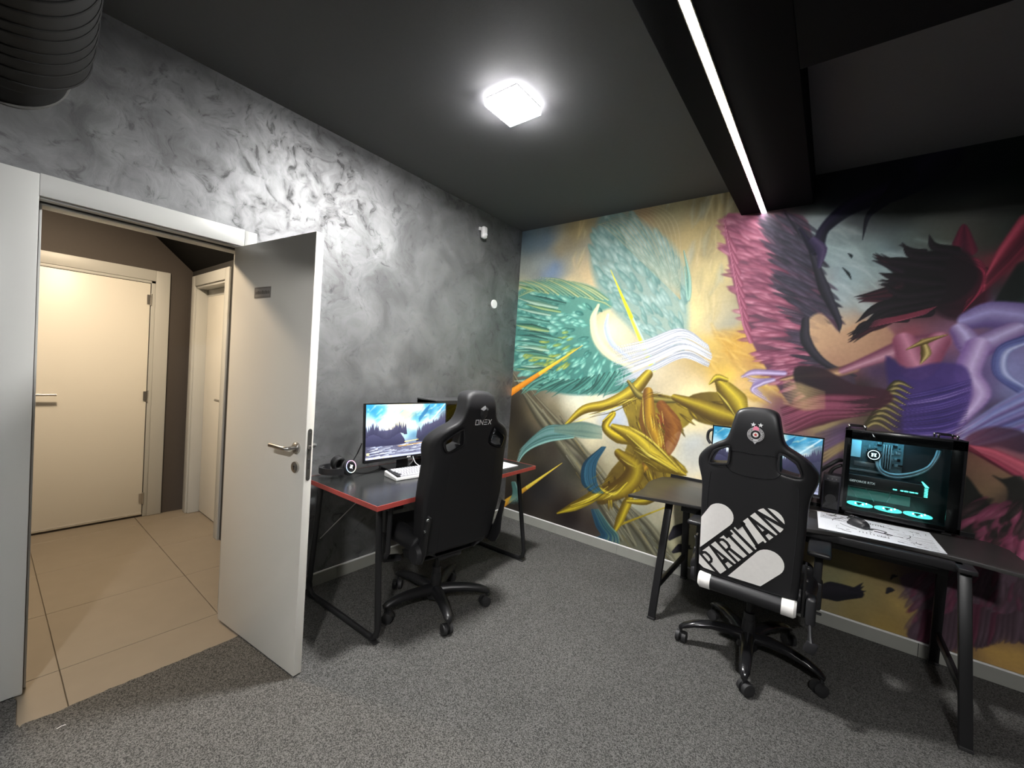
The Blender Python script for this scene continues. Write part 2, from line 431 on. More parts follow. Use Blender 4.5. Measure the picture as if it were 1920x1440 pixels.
# beams
MB().b2((1.935, YF, 2.66), (2.348, 0, H), bev=.004).build('trim_1', M_dark, kind='structure', label='dark boxed ceiling beam carrying the light strip')
MB().b2((2.348, -2.45, 2.66), (XR, -1.40, H), bev=.004).build('trim_2', M_dark, kind='structure', label='dark cross beam to the right of the light strip')

# floor: slab, carpet with a ragged edge at the doorway, corridor tiles
floor = MB().b2((-2.4, YF, -.12), (XR, .12, -.012)).build('floor', M_grout, kind='structure', smooth=False)
R_ = random.Random(3)
edge = []
y = DY0 - .012
pts = [(0.0, YF), (XR, YF), (XR, 0.0), (0.0, 0.0), (0.0, DY1 + .067)]
ed = [(.012, DY1 + .067), (.19, DY1 + .060), (.207, DY1 + .026)]
yy = DY1 + .0
while yy > DY0 - .01:
    ed.append((.211 + R_.uniform(-.003, .004) + (.008 if abs(yy + 3.06) < .02 else 0), yy)); yy -= .018
ed += [(.222, DY0 - .012), (.20, DY0 - .016), (.205, DY0 - .02), (.10, DY0 - .016), (.035, DY0 - .012), (.0, DY0 - .02)]
mb = MB(); mb.prism(pts + ed, -.012, .004)
mb.build('carpet', M_carpet, floor, smooth=False, label='speckled grey loop-pile carpet')
xs = [-2.49, -1.89, -1.29, -.69, -.09, .226]; ys = [-4.23, -3.63, -3.03, -2.43, -1.83]
tilemesh = {}
for i in range(len(xs) - 1):
    for j in range(len(ys) - 1):
        if i == 4 and not (j in (1, 2)): continue
        x0, x1, y0, y1 = xs[i] + .0015, xs[i + 1] - .0015, ys[j] + .0015, ys[j + 1] - .0015
        if i == 4:
            if j == 1: y0 = DY0 - .02
            if j == 2: y1 = DY1 + .045
            x1 = .24 if False else .215
        key = (round(x1 - x0, 3), round(y1 - y0, 3))
        if key not in tilemesh:
            tilemesh[key] = MB().box((0, 0, 0), (key[0], key[1], .012), bev=.0012, seg=1).mesh('tile')
        link('tile', tilemesh[key], M_tile if not tilemesh[key].materials else None, floor, ((x0 + x1) / 2, (y0 + y1) / 2, -.008))

# skirting tiles, 60 cm long, with the white edge strip
def skirting(name, along, a0, a1, fixed, sgn, sk=None):
    root = empty(name, kind='structure')
    a = a0; mesh_c = {}
    while a < a1 - .02:
        b = min(a + .6, a1); L_ = round(b - a - .002, 3)
        d = (.010, L_, .076) if along == 'y' else (L_, .010, .076)
        if L_ not in mesh_c: mesh_c[L_] = MB().box((0, 0, 0), d, bev=.001, seg=1).mesh('tile')
        c = (fixed + sgn * .005, (a + b) / 2, .042) if along == 'y' else ((a + b) / 2, fixed + sgn * .005, .042)
        link('tile', mesh_c[L_], None if mesh_c[L_].materials else M_skirt, root, c); a = b
    lo = (fixed, a0, .080) if along == 'y' else (a0, fixed, .080)
    hi = (fixed + sgn * .012, a1, .090) if along == 'y' else (a1, fixed + sgn * .012, .090)
    MB().b2(lo, hi, bev=.003).build('edge_strip', M_strip, root, label='white edge strip')
    return root
skirting('baseboard_left', 'y', DY1 + .08, -.0, 0, 1)
skirting('baseboard_back', 'x', .012, XR, 0, -1)

# ------------------------------------------------------------------ corridor beyond the doorway
M_brown = mat('dark_brown_corridor_paint', (.060, .050, .044), .7)
MB().b2((-2.21, -4.4, 0), (-2.095, -1.9, 2.6)).build('wall_corridor_back', M_brown, kind='structure', smooth=False, label='dark brown corridor wall')
MB().b2((-2.21, -4.4, 0), (-WT, -4.28, 2.6)).build('wall_corridor_left', M_brown, kind='structure', smooth=False)
MB().b2((-2.21, -4.4, 2.6), (-WT, -1.9, 2.7)).build('ceiling_corridor', M_black, kind='structure', smooth=False)
mb = MB(); mb.prism([(-2.10, 2.16), (-2.40, 2.43), (-2.46, 2.6), (-2.10, 2.6)], -2.095, -WT,
    M4=Matrix(((0, 0, 1, 0), (1, 0, 0, 0), (0, 1, 0, 0), (0, 0, 0, 1))))
mb.build('trim_3', mat('soot_black_paint', (.006, .006, .006), .9, spec=.1), kind='structure', smooth=False, label='black sloping soffit in the corridor corner')

# ------------------------------------------------------------------ doors
def hinge(parent, loc, rz=0):
    mb = MB(); mb.cyl((0, 0, -.045), (0, 0, .045), .007, n=12); mb.box((.0, .012, 0), (.003, .026, .08))
    mb.cyl((0, 0, -.049), (0, 0, -.045), .008, n=12); mb.cyl((0, 0, .045), (0, 0, .049), .008, n=12)
    return mb.build('hinge', M_steel, parent, loc, (0, 0, rz))

def lever(parent, loc, out, along, back=False, name='handle'):
    """lever handle: round rose, neck, bent bar"""
    o = Vector(out); a = Vector(along); z = Vector((0, 0, 1)); L0 = Vector(loc)
    mb = MB(); mb.cyl(L0, L0 + o * .009, .026, n=28); mb.cyl(L0 + o * .009, L0 + o * .012, .024, .021, n=28)
    h = mb.build(name, M_steel, parent)
    mb = MB()
    mb.tube([L0 + o * .01, L0 + o * .045, L0 + o * .052 + a * .006, L0 + o * .054 + a * .03, L0 + o * .054 + a * .125], .0095, n=14)
    mb.build('lever', M_steel, h)
    return h

# door_1: the open doorway with its frame, leaf swung into the room
d1 = empty('door_1', (0, 0, 0), kind='structure', label='open white door swung into the room')
cw = .085
mb = MB(); mb.b2((0, DY0 - cw - .02, 0.012), (.016, DY0 + .004, 2.105), bev=.003); mb.build('casing', M_case, d1)
mb = MB(); mb.b2((0, DJ - .004, 0.012), (.016, DJ + cw - .03, 2.105), bev=.003); mb.build('casing', M_case, d1)
mb = MB(); mb.b2((0, DY0 + .004, 2.02), (.0165, DJ - .004, 2.108), bev=.003); mb.build('head_casing', M_case, d1)

for yy, s_ in ((DY0, 1), (DJ, -1)):
    mb = MB(); mb.b2((-WT, yy - s_ * .022, 0), (.0, yy + s_ * .003, DT), bev=.002); mb.build('jamb', M_case, d1)
    mb = MB(); mb.b2((-WT + (.0 if s_ > 0 else .05), yy + s_ * .003, 0), (-.045, yy + s_ * (.016 if s_ > 0 else .010), DT - .002), bev=.002); mb.build('door_stop', M_case, d1)
    mb = MB(); mb.b2((-.046, yy + s_ * .003, 0), (-.040, yy + s_ * .009, DT - .004)); mb.build('seal', M_seal, d1)
mb = MB(); mb.b2((-WT, DY0 - .02, DT - .003), (0, DY1 + .067, DT + .02), bev=.002); mb.build('head_jamb', M_case, d1)
mb = MB(); mb.b2((-WT, DY0, DT - .016), (-.045, DJ, DT - .003), bev=.002); mb.build('door_stop', M_case, d1)
mb = MB(); mb.b2((-.046, DY0, DT - .009), (-.040, DJ, DT - .003)); mb.build('seal', M_seal, d1)
mb = MB(); mb.b2((-.028, DY0 + .003, .95), (-.004, DY0 + .005, 1.13), bev=.001); mb.build('strike_plate', M_steel, d1)
# leaf in its own frame: x along the leaf from the hinge, y = thickness towards the desk
leaf = empty('leaf_pivot'); bpy.data.objects.remove(leaf)
LW, LT = .715, .038
mb = MB(); mb.b2((0, 0, .012), (LW, LT, 2.010), bev=.0025)
leaf = mb.build('leaf', M_white, d1, (-.012, DY1 + .008, 0), (0, 0, math.radians(6.2)))
hx = LW - .062
for s_ in (-1, 1):
    y0 = 0 if s_ < 0 else LT
    lever(leaf, (hx, y0, 1.045), (0, s_, 0), (-1, 0, 0))
    mb = MB(); mb.cyl((hx, y0, .957), (hx, y0 + s_ * .009, .957), .025, n=28); mb.cyl((hx, y0 + s_ * .009, .957), (hx, y0 + s_ * .011, .957), .023, .020, n=28)
    mb.build('keyhole_plate', M_steel, leaf)
    mb = MB(); mb.cyl((hx, y0 + s_ * .0105, .961), (hx, y0 + s_ * .0118, .961), .0045, n=12); mb.b2((hx - .002, y0 + s_ * .0105, .946), (hx + .002, y0 + s_ * .0118, .960))
    mb.build('keyhole', M_seal, leaf)
mb = MB(); mb.prism([(.0095 * math.cos(t), .1075 + .0095 * math.sin(t)) for t in np.linspace(0, PI, 9)] + [(.0095 * math.cos(t), -.1075 + .0095 * math.sin(t)) for t in np.linspace(PI, 2 * PI, 9)], 0, .0018,
    M4=Matrix.Translation((LW, LT / 2, 1.02)) @ Matrix(((0, 0, 1, 0), (1, 0, 0, 0), (0, 1, 0, 0), (0, 0, 0, 1))))
lp = mb.build('lock_plate', mat('dull_lock_steel', (.16, .155, .14), .45, .8), leaf)
mb = MB(); mb.b2((LW, LT / 2 - .006, 1.045), (LW + .010, LT / 2 + .006, 1.062), bev=.002); mb.build('latch', M_steel, leaf)
mb = MB(); [mb.cyl((LW + .001, LT / 2, z), (LW + .0035, LT / 2, z), .0042, n=12) for z in (1.12, .92, 1.0)]; mb.build('screw', M_chrome, leaf)
mb = MB(); mb.b2((LW + .001, LT / 2 - .004, .955), (LW + .0024, LT / 2 + .004, .985)); mb.build('bolt_slot', M_seal, leaf)
sg = MB().b2((.222, -.0015, 1.733), (.372, 0, 1.787), bev=.0006).build('door_sign', mat('brushed_grey_sign', (.33, .31, .29), .45, .3), leaf, label='small brushed grey name plate')
mb = MB()
for (a, b, c, d) in ((.226, .368, 1.7375, 1.7385), (.226, .368, 1.7815, 1.7825), (.226, .227, 1.7375, 1.7825), (.367, .368, 1.7375, 1.7825)): mb.b2((a, -.0019, c), (b, -.0014, d))
R_ = random.Random(4)
x = .236
while x < .358:                          # the lettering is an unreadable smudge in the photograph: dark bars of letter size
    w = R_.uniform(.004, .008); mb.b2((x, -.0019, 1.752), (x + w * .6, -.0014, 1.7665 + R_.uniform(-.002, .003))); x += w + .0025
mb.build('sign_print', mat('dark_sign_print', (.05, .042, .036), .6), leaf, smooth=False)
for z in (.25, 1.0, 1.78): hinge(d1, (.012, DY1 + .054, z), -PI / 2)

# door_2: closed door on the far corridor wall
d2 = empty('door_2', kind='structure', label='closed cream door at the far side of the corridor')
FX = -2.095
Y0, Y1 = -3.10, -2.355
for lo, hi, n in (((FX, Y1, .0), (FX + .018, Y1 + .095, 2.11), 'casing'), ((FX, Y0 - .095, 0), (FX + .018, Y0, 2.11), 'casing'), ((FX, Y0, 2.02), (FX + .018, Y1, 2.11), 'head_casing')):
    MB().b2(lo, hi, bev=.003).build(n, M_case, d2)
MB().b2((FX + .0, Y1 - .028, 0), (FX + .010, Y1, 2.02), bev=.002).build('jamb', M_case, d2)
MB().b2((FX + .0, Y0, 0), (FX + .010, Y0 + .02, 2.02), bev=.002).build('jamb', M_case, d2)
MB().b2((FX + .0, Y0, 1.998), (FX + .010, Y1, 2.02), bev=.002).build('head_jamb', M_case, d2)
lf = MB().b2((FX - .02, Y0 + .02, .016), (FX + .006, Y1 - .032, 1.994), bev=.002).build('leaf', M_white, d2)
MB().b2((FX + .0055, Y0 + .02, .016), (FX + .009, Y1 - .032, .030), bev=.001).build('light_line_strip', mat('bright_light_line', (.85, .85, .83), .25, .9), lf)  # added bright strip imitating the line of light along the door foot
MB().b2((FX + .0005, Y1 - .034, 0), (FX + .007, Y1 - .028, 2.0)).build('gap', M_seal, d2)
lever(lf, (FX + .006, -3.035, 1.055), (1, 0, 0), (0, 1, 0))
for z in (.16, 1.04, 1.86): hinge(d2, (FX + .012, Y1 - .029, z), PI)

# door_3: door with the washroom sign in the side wall
d3 = empty('door_3', kind='structure', label='cream washroom door beside the black corridor corner')
YS = -2.10; X0, X1 = -1.955, -1.235
for lo, hi, n in (((X0 - .085, YS - .018, 0), (X0, YS, 2.11), 'casing'), ((X1, YS - .018, 0), (X1 + .085, YS, 2.11), 'casing'), ((X0, YS - .018, 2.02), (X1, YS, 2.11), 'head_casing')):
    MB().b2(lo, hi, bev=.003).build(n, M_case, d3)
mb = MB(); mb.b2((FX, YS, 0), (X0, YS + .12, 2.6)); mb.b2((X1, YS, 0), (-WT, YS + .12, 2.6)); mb.b2((X0, YS, 2.02), (X1, YS + .12, 2.6))
mb.build('wall_corridor_right', M_black, kind='structure', smooth=False, label='black corridor wall beside the washroom door')
for lo, hi, n in (((X0 - .001, YS - .005, 0), (X0 + .018, YS + .118, 2.02), 'jamb'), ((X1 - .018, YS - .005, 0), (X1 + .001, YS + .118, 2.02), 'jamb'), ((X0, YS - .005, 2.0), (X1, YS + .118, 2.022), 'head_jamb')):
    MB().b2(lo, hi, bev=.002).build(n, M_case, d3)
lf = MB().b2((X0 + .02, YS + .078, .012), (X1 - .02, YS + .115, 1.998), bev=.002).build('leaf', M_white, d3)
MB().b2((X0 + .02, YS + .076, 1.94), (X1 - .02, YS + .079, 1.998)).build('top_rail', M_case, lf)
lever(lf, (X1 - .10, YS + .078, 1.06), (0, -1, 0), (-1, 0, 0))
sg = MB().b2((-1.365, YS + .0755, 1.752), (-1.275, YS + .078, 1.885), bev=.0006).build('washroom_sign', mat('brushed_beige_sign', (.42, .38, .31), .4, .4), lf)
Mp = mat('dark_brown_print', (.045, .034, .022), .6)
mb = MB(); yq = YS + .0748
mb.cyl((-1.32, yq, 1.868), (-1.32, yq + .0012, 1.868), .010, n=20)                      # head
mb.b2((-1.333, yq, 1.826), (-1.307, yq + .0012, 1.858), bev=.0005)                      # body
mb.prism([(-1.345, 1.826), (-1.295, 1.826), (-1.300, 1.806), (-1.310, 1.797), (-1.330, 1.797), (-1.340, 1.808)], 0, .0012,
   M4=Matrix(((1, 0, 0, 0), (0, 0, 1, yq), (0, 1, 0, 0), (0, 0, 0, 1))))
mb.build('pictogram', Mp, sg, smooth=False)
mb = MB(); mb.tube([(-1.332, yq - .0005, 1.81), (-1.32, yq - .0005, 1.803), (-1.308, yq - .0005, 1.81)], .0018, n=6); mb.build('pictogram_line', M_wp, sg)
mb = MB(); mb.b2((-1.352, yq, 1.763), (-1.29, yq + .0012, 1.777)); mb.build('sign_print', mat('grey_brown_print', (.16, .13, .09), .6), sg, smooth=False)

# corridor lamp (outside the frame): a round ceiling fitting, warm light
cl = empty('corridor_ceiling_lamp', (-.95, -3.05, 2.6), label='round warm ceiling lamp in the corridor, above the tiled floor', cat='lamp')
MB().cyl((0, 0, -.05), (0, 0, 0), .15, n=32).build('body', M_wp, cl)
MB().cyl((0, 0, -.056), (0, 0, -.05), .14, .145, n=32).build('diffuser', mat('warm_diffuser', (.9, .85, .7), .5, emit=(1, .79, .55), es=CORR_W), cl)

# ------------------------------------------------------------------ the painted wall
CV = Canvas(4.30, 2.845 - .09, 0.0, .09, .005)
IMG_TO_WALL = [0.277890189, 0.0185541167, -280.27017, 0.0742666463, -0.218206587, 140.898056, 0.041091061, 0.00123313953]  # homography taking image pixels to the plane of the painted wall
def MM(s, t):
    """image pixel coordinates -> metres on the wall"""
    w = IMG_TO_WALL[6] * s + IMG_TO_WALL[7] * t + 1
    return ((IMG_TO_WALL[0] * s + IMG_TO_WALL[1] * t + IMG_TO_WALL[2]) / w, (IMG_TO_WALL[3] * s + IMG_TO_WALL[4] * t + IMG_TO_WALL[5]) / w)
CL1 = [(1.654,2.648), (1.744,2.438), (1.812,2.237), (1.733,2.087), (1.410,2.771), (1.640,2.332), (1.804,2.585), (1.817,1.928), (0.668,2.668), (0.661,2.432), (1.829,2.733)]
CL2 = [(2.466,2.348), (2.578,2.236), (2.695,2.319), (2.535,2.109), (2.641,2.037), (2.812,2.304), (2.418,2.455), (2.730,2.158)]
CL3 = [(1.936,1.735), (2.050,1.551), (1.859,1.850), (2.143,1.593), (2.028,1.400), (1.799,1.694), (1.893,1.389)]
AN = [((0.043,2.757),'#71858f'),((0.199,2.785),'#70808a'),((0.448,2.650),'#a59a7c'),((0.166,2.432),'#9aa09a'),((0.089,2.205),'#c0bb96'),((0.379,2.436),'#7f93ab'),
((0.577,2.801),'#a8996f'),((0.801,2.325),'#d0bb92'),((0.596,2.223),'#d8c79c'),((0.973,2.670),'#8f9686'),((1.243,2.737),'#a18a68'),((1.451,2.763),'#9a9470'),((1.619,2.614),'#b3a273'),
((1.717,2.793),'#7a7354'),((1.875,2.800),'#5e563f'),((1.774,2.512),'#b8a878'),((1.758,2.242),'#cfbe88'),((1.702,2.010),'#dfcf98'),((1.868,1.965),'#c9bf98'),((1.923,1.925),'#a7a69a'),
((1.829,1.772),'#d8b964'),((1.984,1.774),'#c89d48'),((2.109,1.628),'#b98f50'),((1.916,1.544),'#dcb85c'),((2.058,1.440),'#cfae74'),((0.928,1.995),'#e0c9a2'),((1.033,1.902),'#e6dfba'),
((1.168,1.680),'#d9d3b4'),((0.889,1.209),'#e4dbb6'),((0.775,1.340),'#cfd2c4'),((1.069,1.137),'#b9c4d6'),((0.958,0.986),'#d8cfae'),((1.686,1.210),'#ebdfb8'),((1.505,0.979),'#dcd4b4'),
((1.701,1.010),'#c3c9cb'),((1.829,0.794),'#eadcb6'),((1.718,1.294),'#e8d7a8'),((2.066,1.329),'#e0cf9e'),((1.856,0.917),'#c8cccb'),((1.486,0.681),'#cfc8aa'),((1.285,0.462),'#a9ab9a'),
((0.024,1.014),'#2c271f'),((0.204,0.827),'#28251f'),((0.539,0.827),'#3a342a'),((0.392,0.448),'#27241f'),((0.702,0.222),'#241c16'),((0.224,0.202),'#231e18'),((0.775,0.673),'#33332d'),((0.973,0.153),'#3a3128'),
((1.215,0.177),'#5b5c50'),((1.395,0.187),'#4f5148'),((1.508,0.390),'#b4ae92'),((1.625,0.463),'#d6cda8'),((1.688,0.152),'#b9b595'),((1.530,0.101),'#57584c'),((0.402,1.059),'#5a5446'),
((2.104,2.574),'#735568'),((2.399,2.525),'#8b979c'),((2.468,2.314),'#93a9ae'),((2.582,2.170),'#9fb5ba'),((2.542,2.009),'#a9babd'),((2.671,2.322),'#7e9294'),((2.806,2.397),'#5b6866'),((2.940,2.347),'#424d4b'),
((3.139,2.347),'#232e2c'),((3.219,2.390),'#101c1a'),((2.793,2.583),'#252b2c'),((2.546,2.696),'#0c111c'),((2.382,2.765),'#101318'),((2.913,2.737),'#0a101a'),((3.093,2.750),'#06131a'),((3.216,2.719),'#03170f'),((2.686,2.792),'#070b18'),
((2.500,1.861),'#cdae8a'),((2.605,1.843),'#c3a684'),((2.710,1.747),'#a98a70'),((2.454,1.743),'#bfa081'),((2.843,1.841),'#7a3e4a'),((2.875,2.024),'#2a1c24'),((3.000,2.075),'#451526'),((3.154,2.121),'#3a1a22'),
((3.236,2.004),'#1d2321'),((3.203,2.227),'#7c2b3c'),((3.150,1.895),'#5d4a6c'),((3.247,1.838),'#857cab'),((3.019,1.781),'#8a5f78'),((2.852,1.718),'#6a4a60'),((2.767,1.622),'#3a2a50'),((2.952,1.540),'#30224f'),
((3.080,1.491),'#453372'),((3.169,1.612),'#6a5684'),((3.242,1.644),'#8d95c4'),((3.267,1.534),'#8790bd'),((3.201,1.416),'#332c3c'),((2.529,1.443),'#4e2338'),((2.679,1.489),'#211c1c'),((2.572,1.580),'#5c2a3e'),((2.454,1.369),'#9c8a60'),
((2.360,1.498),'#7a3b50'),((2.739,1.334),'#4c4630'),((2.881,1.289),'#2d2350'),((3.051,1.311),'#453564'),((3.190,1.302),'#7f82b2'),((3.280,1.342),'#8790be'),((3.138,1.208),'#7c4458'),((3.289,1.205),'#6b3d4d'),((3.220,1.136),'#a3495c'),
((3.262,1.060),'#c9a879'),((3.184,1.101),'#bf9c72'),((3.231,0.969),'#c2a075'),((3.321,0.990),'#282c26'),((3.180,0.870),'#2a2c26'),((3.278,0.812),'#302c2c'),((3.225,0.768),'#8e4560'),((3.321,0.713),'#a34c6c'),((2.490,1.237),'#8d8262'),
((2.317,1.284),'#6b4058'),((2.583,1.049),'#463c50'),((2.567,0.912),'#3c3440'),((2.652,1.160),'#4a3f3a'),((2.657,0.368),'#8b8460'),((2.804,0.388),'#a08d5c'),((2.611,0.285),'#8b8a66'),((2.713,0.289),'#a59663'),((2.570,0.099),'#8a7f60'),((2.906,0.267),'#c3a762'),
((2.729,0.065),'#8d7c50'),((2.872,0.095),'#a28a52'),((3.006,0.429),'#5c4a52'),((3.076,0.335),'#54424c'),((3.225,0.481),'#5d4656'),((3.334,0.522),'#6d3f55'),((3.273,0.329),'#4e4048'),((3.168,0.167),'#4c3c3c'),((3.284,0.162),'#caa45c'),((3.376,0.150),'#cfa960'),
((3.133,0.091),'#c9a45c'),((2.385,0.344),'#6c5a40'),((2.167,0.827),'#c9bf9e'),((2.194,0.465),'#9c9470')]
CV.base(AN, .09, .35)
CV.I *= 1 + CV.noise(.22, 40)[..., None] * .14
CV.I += (CV.noise(.5, 60)[..., None] * np.array([.05, .035, -.01]))
def st(pts, w, d, l, **k): CV.stroke(pts, w, d, l, **k)
RR = random.Random(12)
# cloud streaks, upper middle
for i in range(46):
    u = RR.choice([1,1,0]); 
    p = CL1[i % len(CL1)]; dx = RR.uniform(-.05, .05); dz = RR.uniform(-.05, .05); L_ = RR.uniform(.10, .26)
    a = RR.uniform(1.15, 1.75)
    st([(p[0] + dx, p[1] + dz), (p[0] + dx + math.cos(a) * L_ * .5 + RR.uniform(-.02, .02), p[1] + dz + math.sin(a) * L_ * .5), (p[0] + dx + math.cos(a) * L_, p[1] + dz + math.sin(a) * L_)],
       [.004, RR.uniform(.012, .03), .003], *RR.choice([('#a89a72', '#d8caa0'), ('#8f8a6c', '#b8ac84'), ('#c9b482', '#e2d0a0'), ('#9aa094', '#b9bdac')]), soft=.03, alpha=.38)
for i in range(40):
    p = CL2[i % len(CL2)]; x = p[0] + RR.uniform(-.08, .08); z = p[1] + RR.uniform(-.06, .06); a = RR.uniform(-.9, -.3); L_ = RR.uniform(.1, .24)
    st([(x, z), (x + math.cos(a) * L_ * .5, z + math.sin(a) * L_ * .5 + RR.uniform(-.02, .02)), (x + math.cos(a) * L_, z + math.sin(a) * L_)],
       [.005, RR.uniform(.014, .035), .004], *RR.choice([('#8fa3a6', '#bccbcc'), ('#7d9092', '#a6b8ba'), ('#98a9ab', '#c6d2d2')]), soft=.035, alpha=.35)
for i in range(34):
    p = CL3[i % len(CL3)]; x = p[0] + RR.uniform(-.07, .07); z = p[1] + RR.uniform(-.06, .06); a = RR.uniform(-1.0, -.2); L_ = RR.uniform(.1, .22)
    st([(x, z), (x + math.cos(a) * L_ * .5, z + math.sin(a) * L_ * .5 + RR.uniform(-.03, .03)), (x + math.cos(a) * L_, z + math.sin(a) * L_)],
       [.004, RR.uniform(.014, .03), .003], *RR.choice([('#b98d3c', '#e6c672'), ('#c9a458', '#ecd694'), ('#a98448', '#d6b068')]), soft=.03, alpha=.42)
# rock slabs, lower left
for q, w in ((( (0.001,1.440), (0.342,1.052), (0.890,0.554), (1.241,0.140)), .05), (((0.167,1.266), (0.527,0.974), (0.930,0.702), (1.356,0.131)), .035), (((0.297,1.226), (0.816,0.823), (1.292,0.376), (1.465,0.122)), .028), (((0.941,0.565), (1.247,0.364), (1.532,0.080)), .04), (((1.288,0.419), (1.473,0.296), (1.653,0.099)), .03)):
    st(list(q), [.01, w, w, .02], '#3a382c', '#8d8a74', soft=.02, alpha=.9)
for i in range(70):
    t = RR.random(); a_ = RR.choice([((0.094,1.366), (1.308,0.161)), ((0.453,1.165), (1.507,0.135)), ((1.046,0.496), (1.653,0.099))]); p, q = a_
    x = p[0] + (q[0] - p[0]) * t + RR.uniform(-.05, .05); z = p[1] + (q[1] - p[1]) * t + RR.uniform(-.04, .04); dx, dz = (q[0] - p[0]), (q[1] - p[1]); n = math.hypot(dx, dz); L_ = RR.uniform(.06, .2)
    st([(x, z), (x + dx / n * L_, z + dz / n * L_)], [.003, RR.uniform(.004, .012), .001], *RR.choice([('#5a573f', '#b9b69c'), ('#2a281f', '#4c4834'), ('#6b5a30', '#a08f4c'), ('#8b8c80', '#cfd0c2')]), soft=.008, alpha=.75)
# teal plume, upper
CV.poly([(0.785,2.652), (0.850,2.862), (1.078,2.830), (1.313,2.662), (1.513,2.467), (1.614,2.174), (1.636,1.771), (1.492,1.687), (1.224,1.833), (0.917,2.133), (0.783,2.420)], '#7d9a96', '#8fa9a2', soft=.05, alpha=.85)
CV.plumes([(0.783,2.420), (0.812,2.832), (1.102,2.826), (1.381,2.609), (1.525,2.425), (1.620,2.093), (1.642,1.691), (1.339,1.769), (1.019,2.082)], (1.816,1.460), 210, .088, .026,
          [('#6f918c', '#aac6c0'), ('#7b9a94', '#b6cdc6'), ('#5f857f', '#93b5ae'), ('#86a39c', '#c2d6cf')], seed=3, jit=.3, alpha=.8)
for i in range(16):
    t = i / 15; st([(1.561,2.097), MM(1230 - 130 * t + 40, 420 + 10 * t), MM(1190 - 95 * t + 20, 375 + 50 * t)], [.002, .006, .001], '#a89c78', '#d6c8a4', soft=.012, alpha=.5)
st([(1.561,2.461), (1.615,2.254), (1.620,2.093), (1.578,2.338)], [.004, .018, .004], '#5d8b80', '#a9cbbc', soft=.006)
# teal plume, left
CV.poly([(-0.062,2.187), (0.177,2.302), (0.533,2.310), (0.834,2.230), (1.010,2.073), (0.868,1.997), (0.829,1.835), (0.955,1.652), (1.178,1.548), (1.257,1.399), (0.882,1.302), (0.501,1.294), (0.154,1.422), (-0.030,1.652)], '#3a6e68', '#5d9488', ang=1.2, soft=.03, alpha=.95)
CV.plumes([(-0.069,2.107), (0.181,2.251), (0.536,2.275), (0.836,2.206), (0.946,2.076), (0.778,1.953), (0.790,1.812), (0.907,1.628), (1.204,1.505), (1.259,1.378), (0.500,1.309), (0.087,1.444), (-0.048,1.706)], (1.106,1.878), 230, .070, .027,
          [('#4f8a80', '#a6dccb'), ('#3f7a72', '#8fc9b8'), ('#5f9a8e', '#bfe6d6'), ('#33645f', '#6da99a')], seed=8, jit=.35)
CV.plumes([(0.221,1.761), (0.569,1.861), (0.722,1.670), (0.601,1.472), (0.309,1.457), (0.139,1.604)], (1.106,1.878), 40, .055, .018, [('#7d8a3c', '#d8cf62'), ('#6b8a50', '#c6c860')], seed=4, jit=.3, alpha=.75)
for i in range(10):
    t = i / 9; st([MM(1145 - 10 * t, 575 - 8 * t), MM(1060 - 40 * t, 528 + 14 * t), MM(1010 - 50 * t, 520 + 42 * t)], [.004, .011, .001], '#5a7d62', '#d4d6a0', soft=.008, alpha=.85)
for i in range(26):
    t = i / 25; x_, y_ = (968 + 34 * RR.random(), 560 + 160 * t + RR.uniform(-9, 9))
    st([MM(x_ + 60 - 20 * t, y_ - 4 + 12 * t), MM(x_ + 22, y_ - 12 + 18 * t), MM(x_ - 10, y_ - 22 + 30 * t)], [.012, RR.uniform(.016, .030), .001], *RR.choice([('#2c5650', '#7fb8a6'), ('#3f6e56', '#b8c486'), ('#24443f', '#5c9486'), ('#567c6a', '#c6dccb')]), soft=.005, alpha=.9)
for i in range(15):
    t = i / 14; st([MM(1010 + 130 * t, 548 + 14 * t), MM(990 + 120 * t, 534 + 8 * t), MM(955 + 118 * t, 528 - 6 * math.sin(3 * t))], [.010, .014, .001], *RR.choice([('#5c7a5a', '#cfd2a0'), ('#3f6a60', '#93b89a')]), soft=.005, alpha=.85)
for i in range(17):
    t = i / 16; st([MM(1018 + 155 * t, 706 + 8 * math.sin(5 * t)), MM(998 + 160 * t + RR.uniform(-8, 8), 722 + 6 * t), MM(972 + 172 * t + RR.uniform(-14, 8), 736 + 8 * t + RR.uniform(-5, 6))], [.014, RR.uniform(.012, .026), .001], *RR.choice([('#2c5650', '#6aa494'), ('#24443f', '#4c8478')]), soft=.005, alpha=.85)
# pale crescent between the plumes
st([(0.881,2.079), (0.841,1.951), (0.906,1.766), (1.054,1.632), (1.246,1.551)], [.012, .032, .036, .03, .012], '#e0dcb0', '#f2ecc4', soft=.012)
st([(0.977,1.993), (0.967,1.880), (1.036,1.744), (1.204,1.628)], [.008, .018, .02, .008], '#a9b7dc', '#c3cfe6', soft=.02)
# straight streaks of yellow light
def beam(a, b, w0, w1, c0, c1, c2):
    st([a, ((a[0] + b[0]) / 2, (a[1] + b[1]) / 2)], [w0, (w0 + w1) / 2], c0, c1, soft=.004, pw=.6)
    st([((a[0] + b[0]) / 2, (a[1] + b[1]) / 2), b], [(w0 + w1) / 2, w1], c1, c2, soft=.004, pw=.6)
beam((-0.101,1.190), (0.754,1.727), .038, .002, '#c8781c', '#e9a03a', '#f2d24a')
beam((-0.102,0.039), (0.633,0.656), .034, .002, '#b9822c', '#d9b040', '#e6d860')
beam((1.398,1.558), (0.972,2.373), .030, .002, '#b8e0d0', '#e4dc3c', '#f6e02c')
beam((1.210,0.243), (1.732,0.592), .010, .002, '#8a7a30', '#a8962e', '#c9b838')
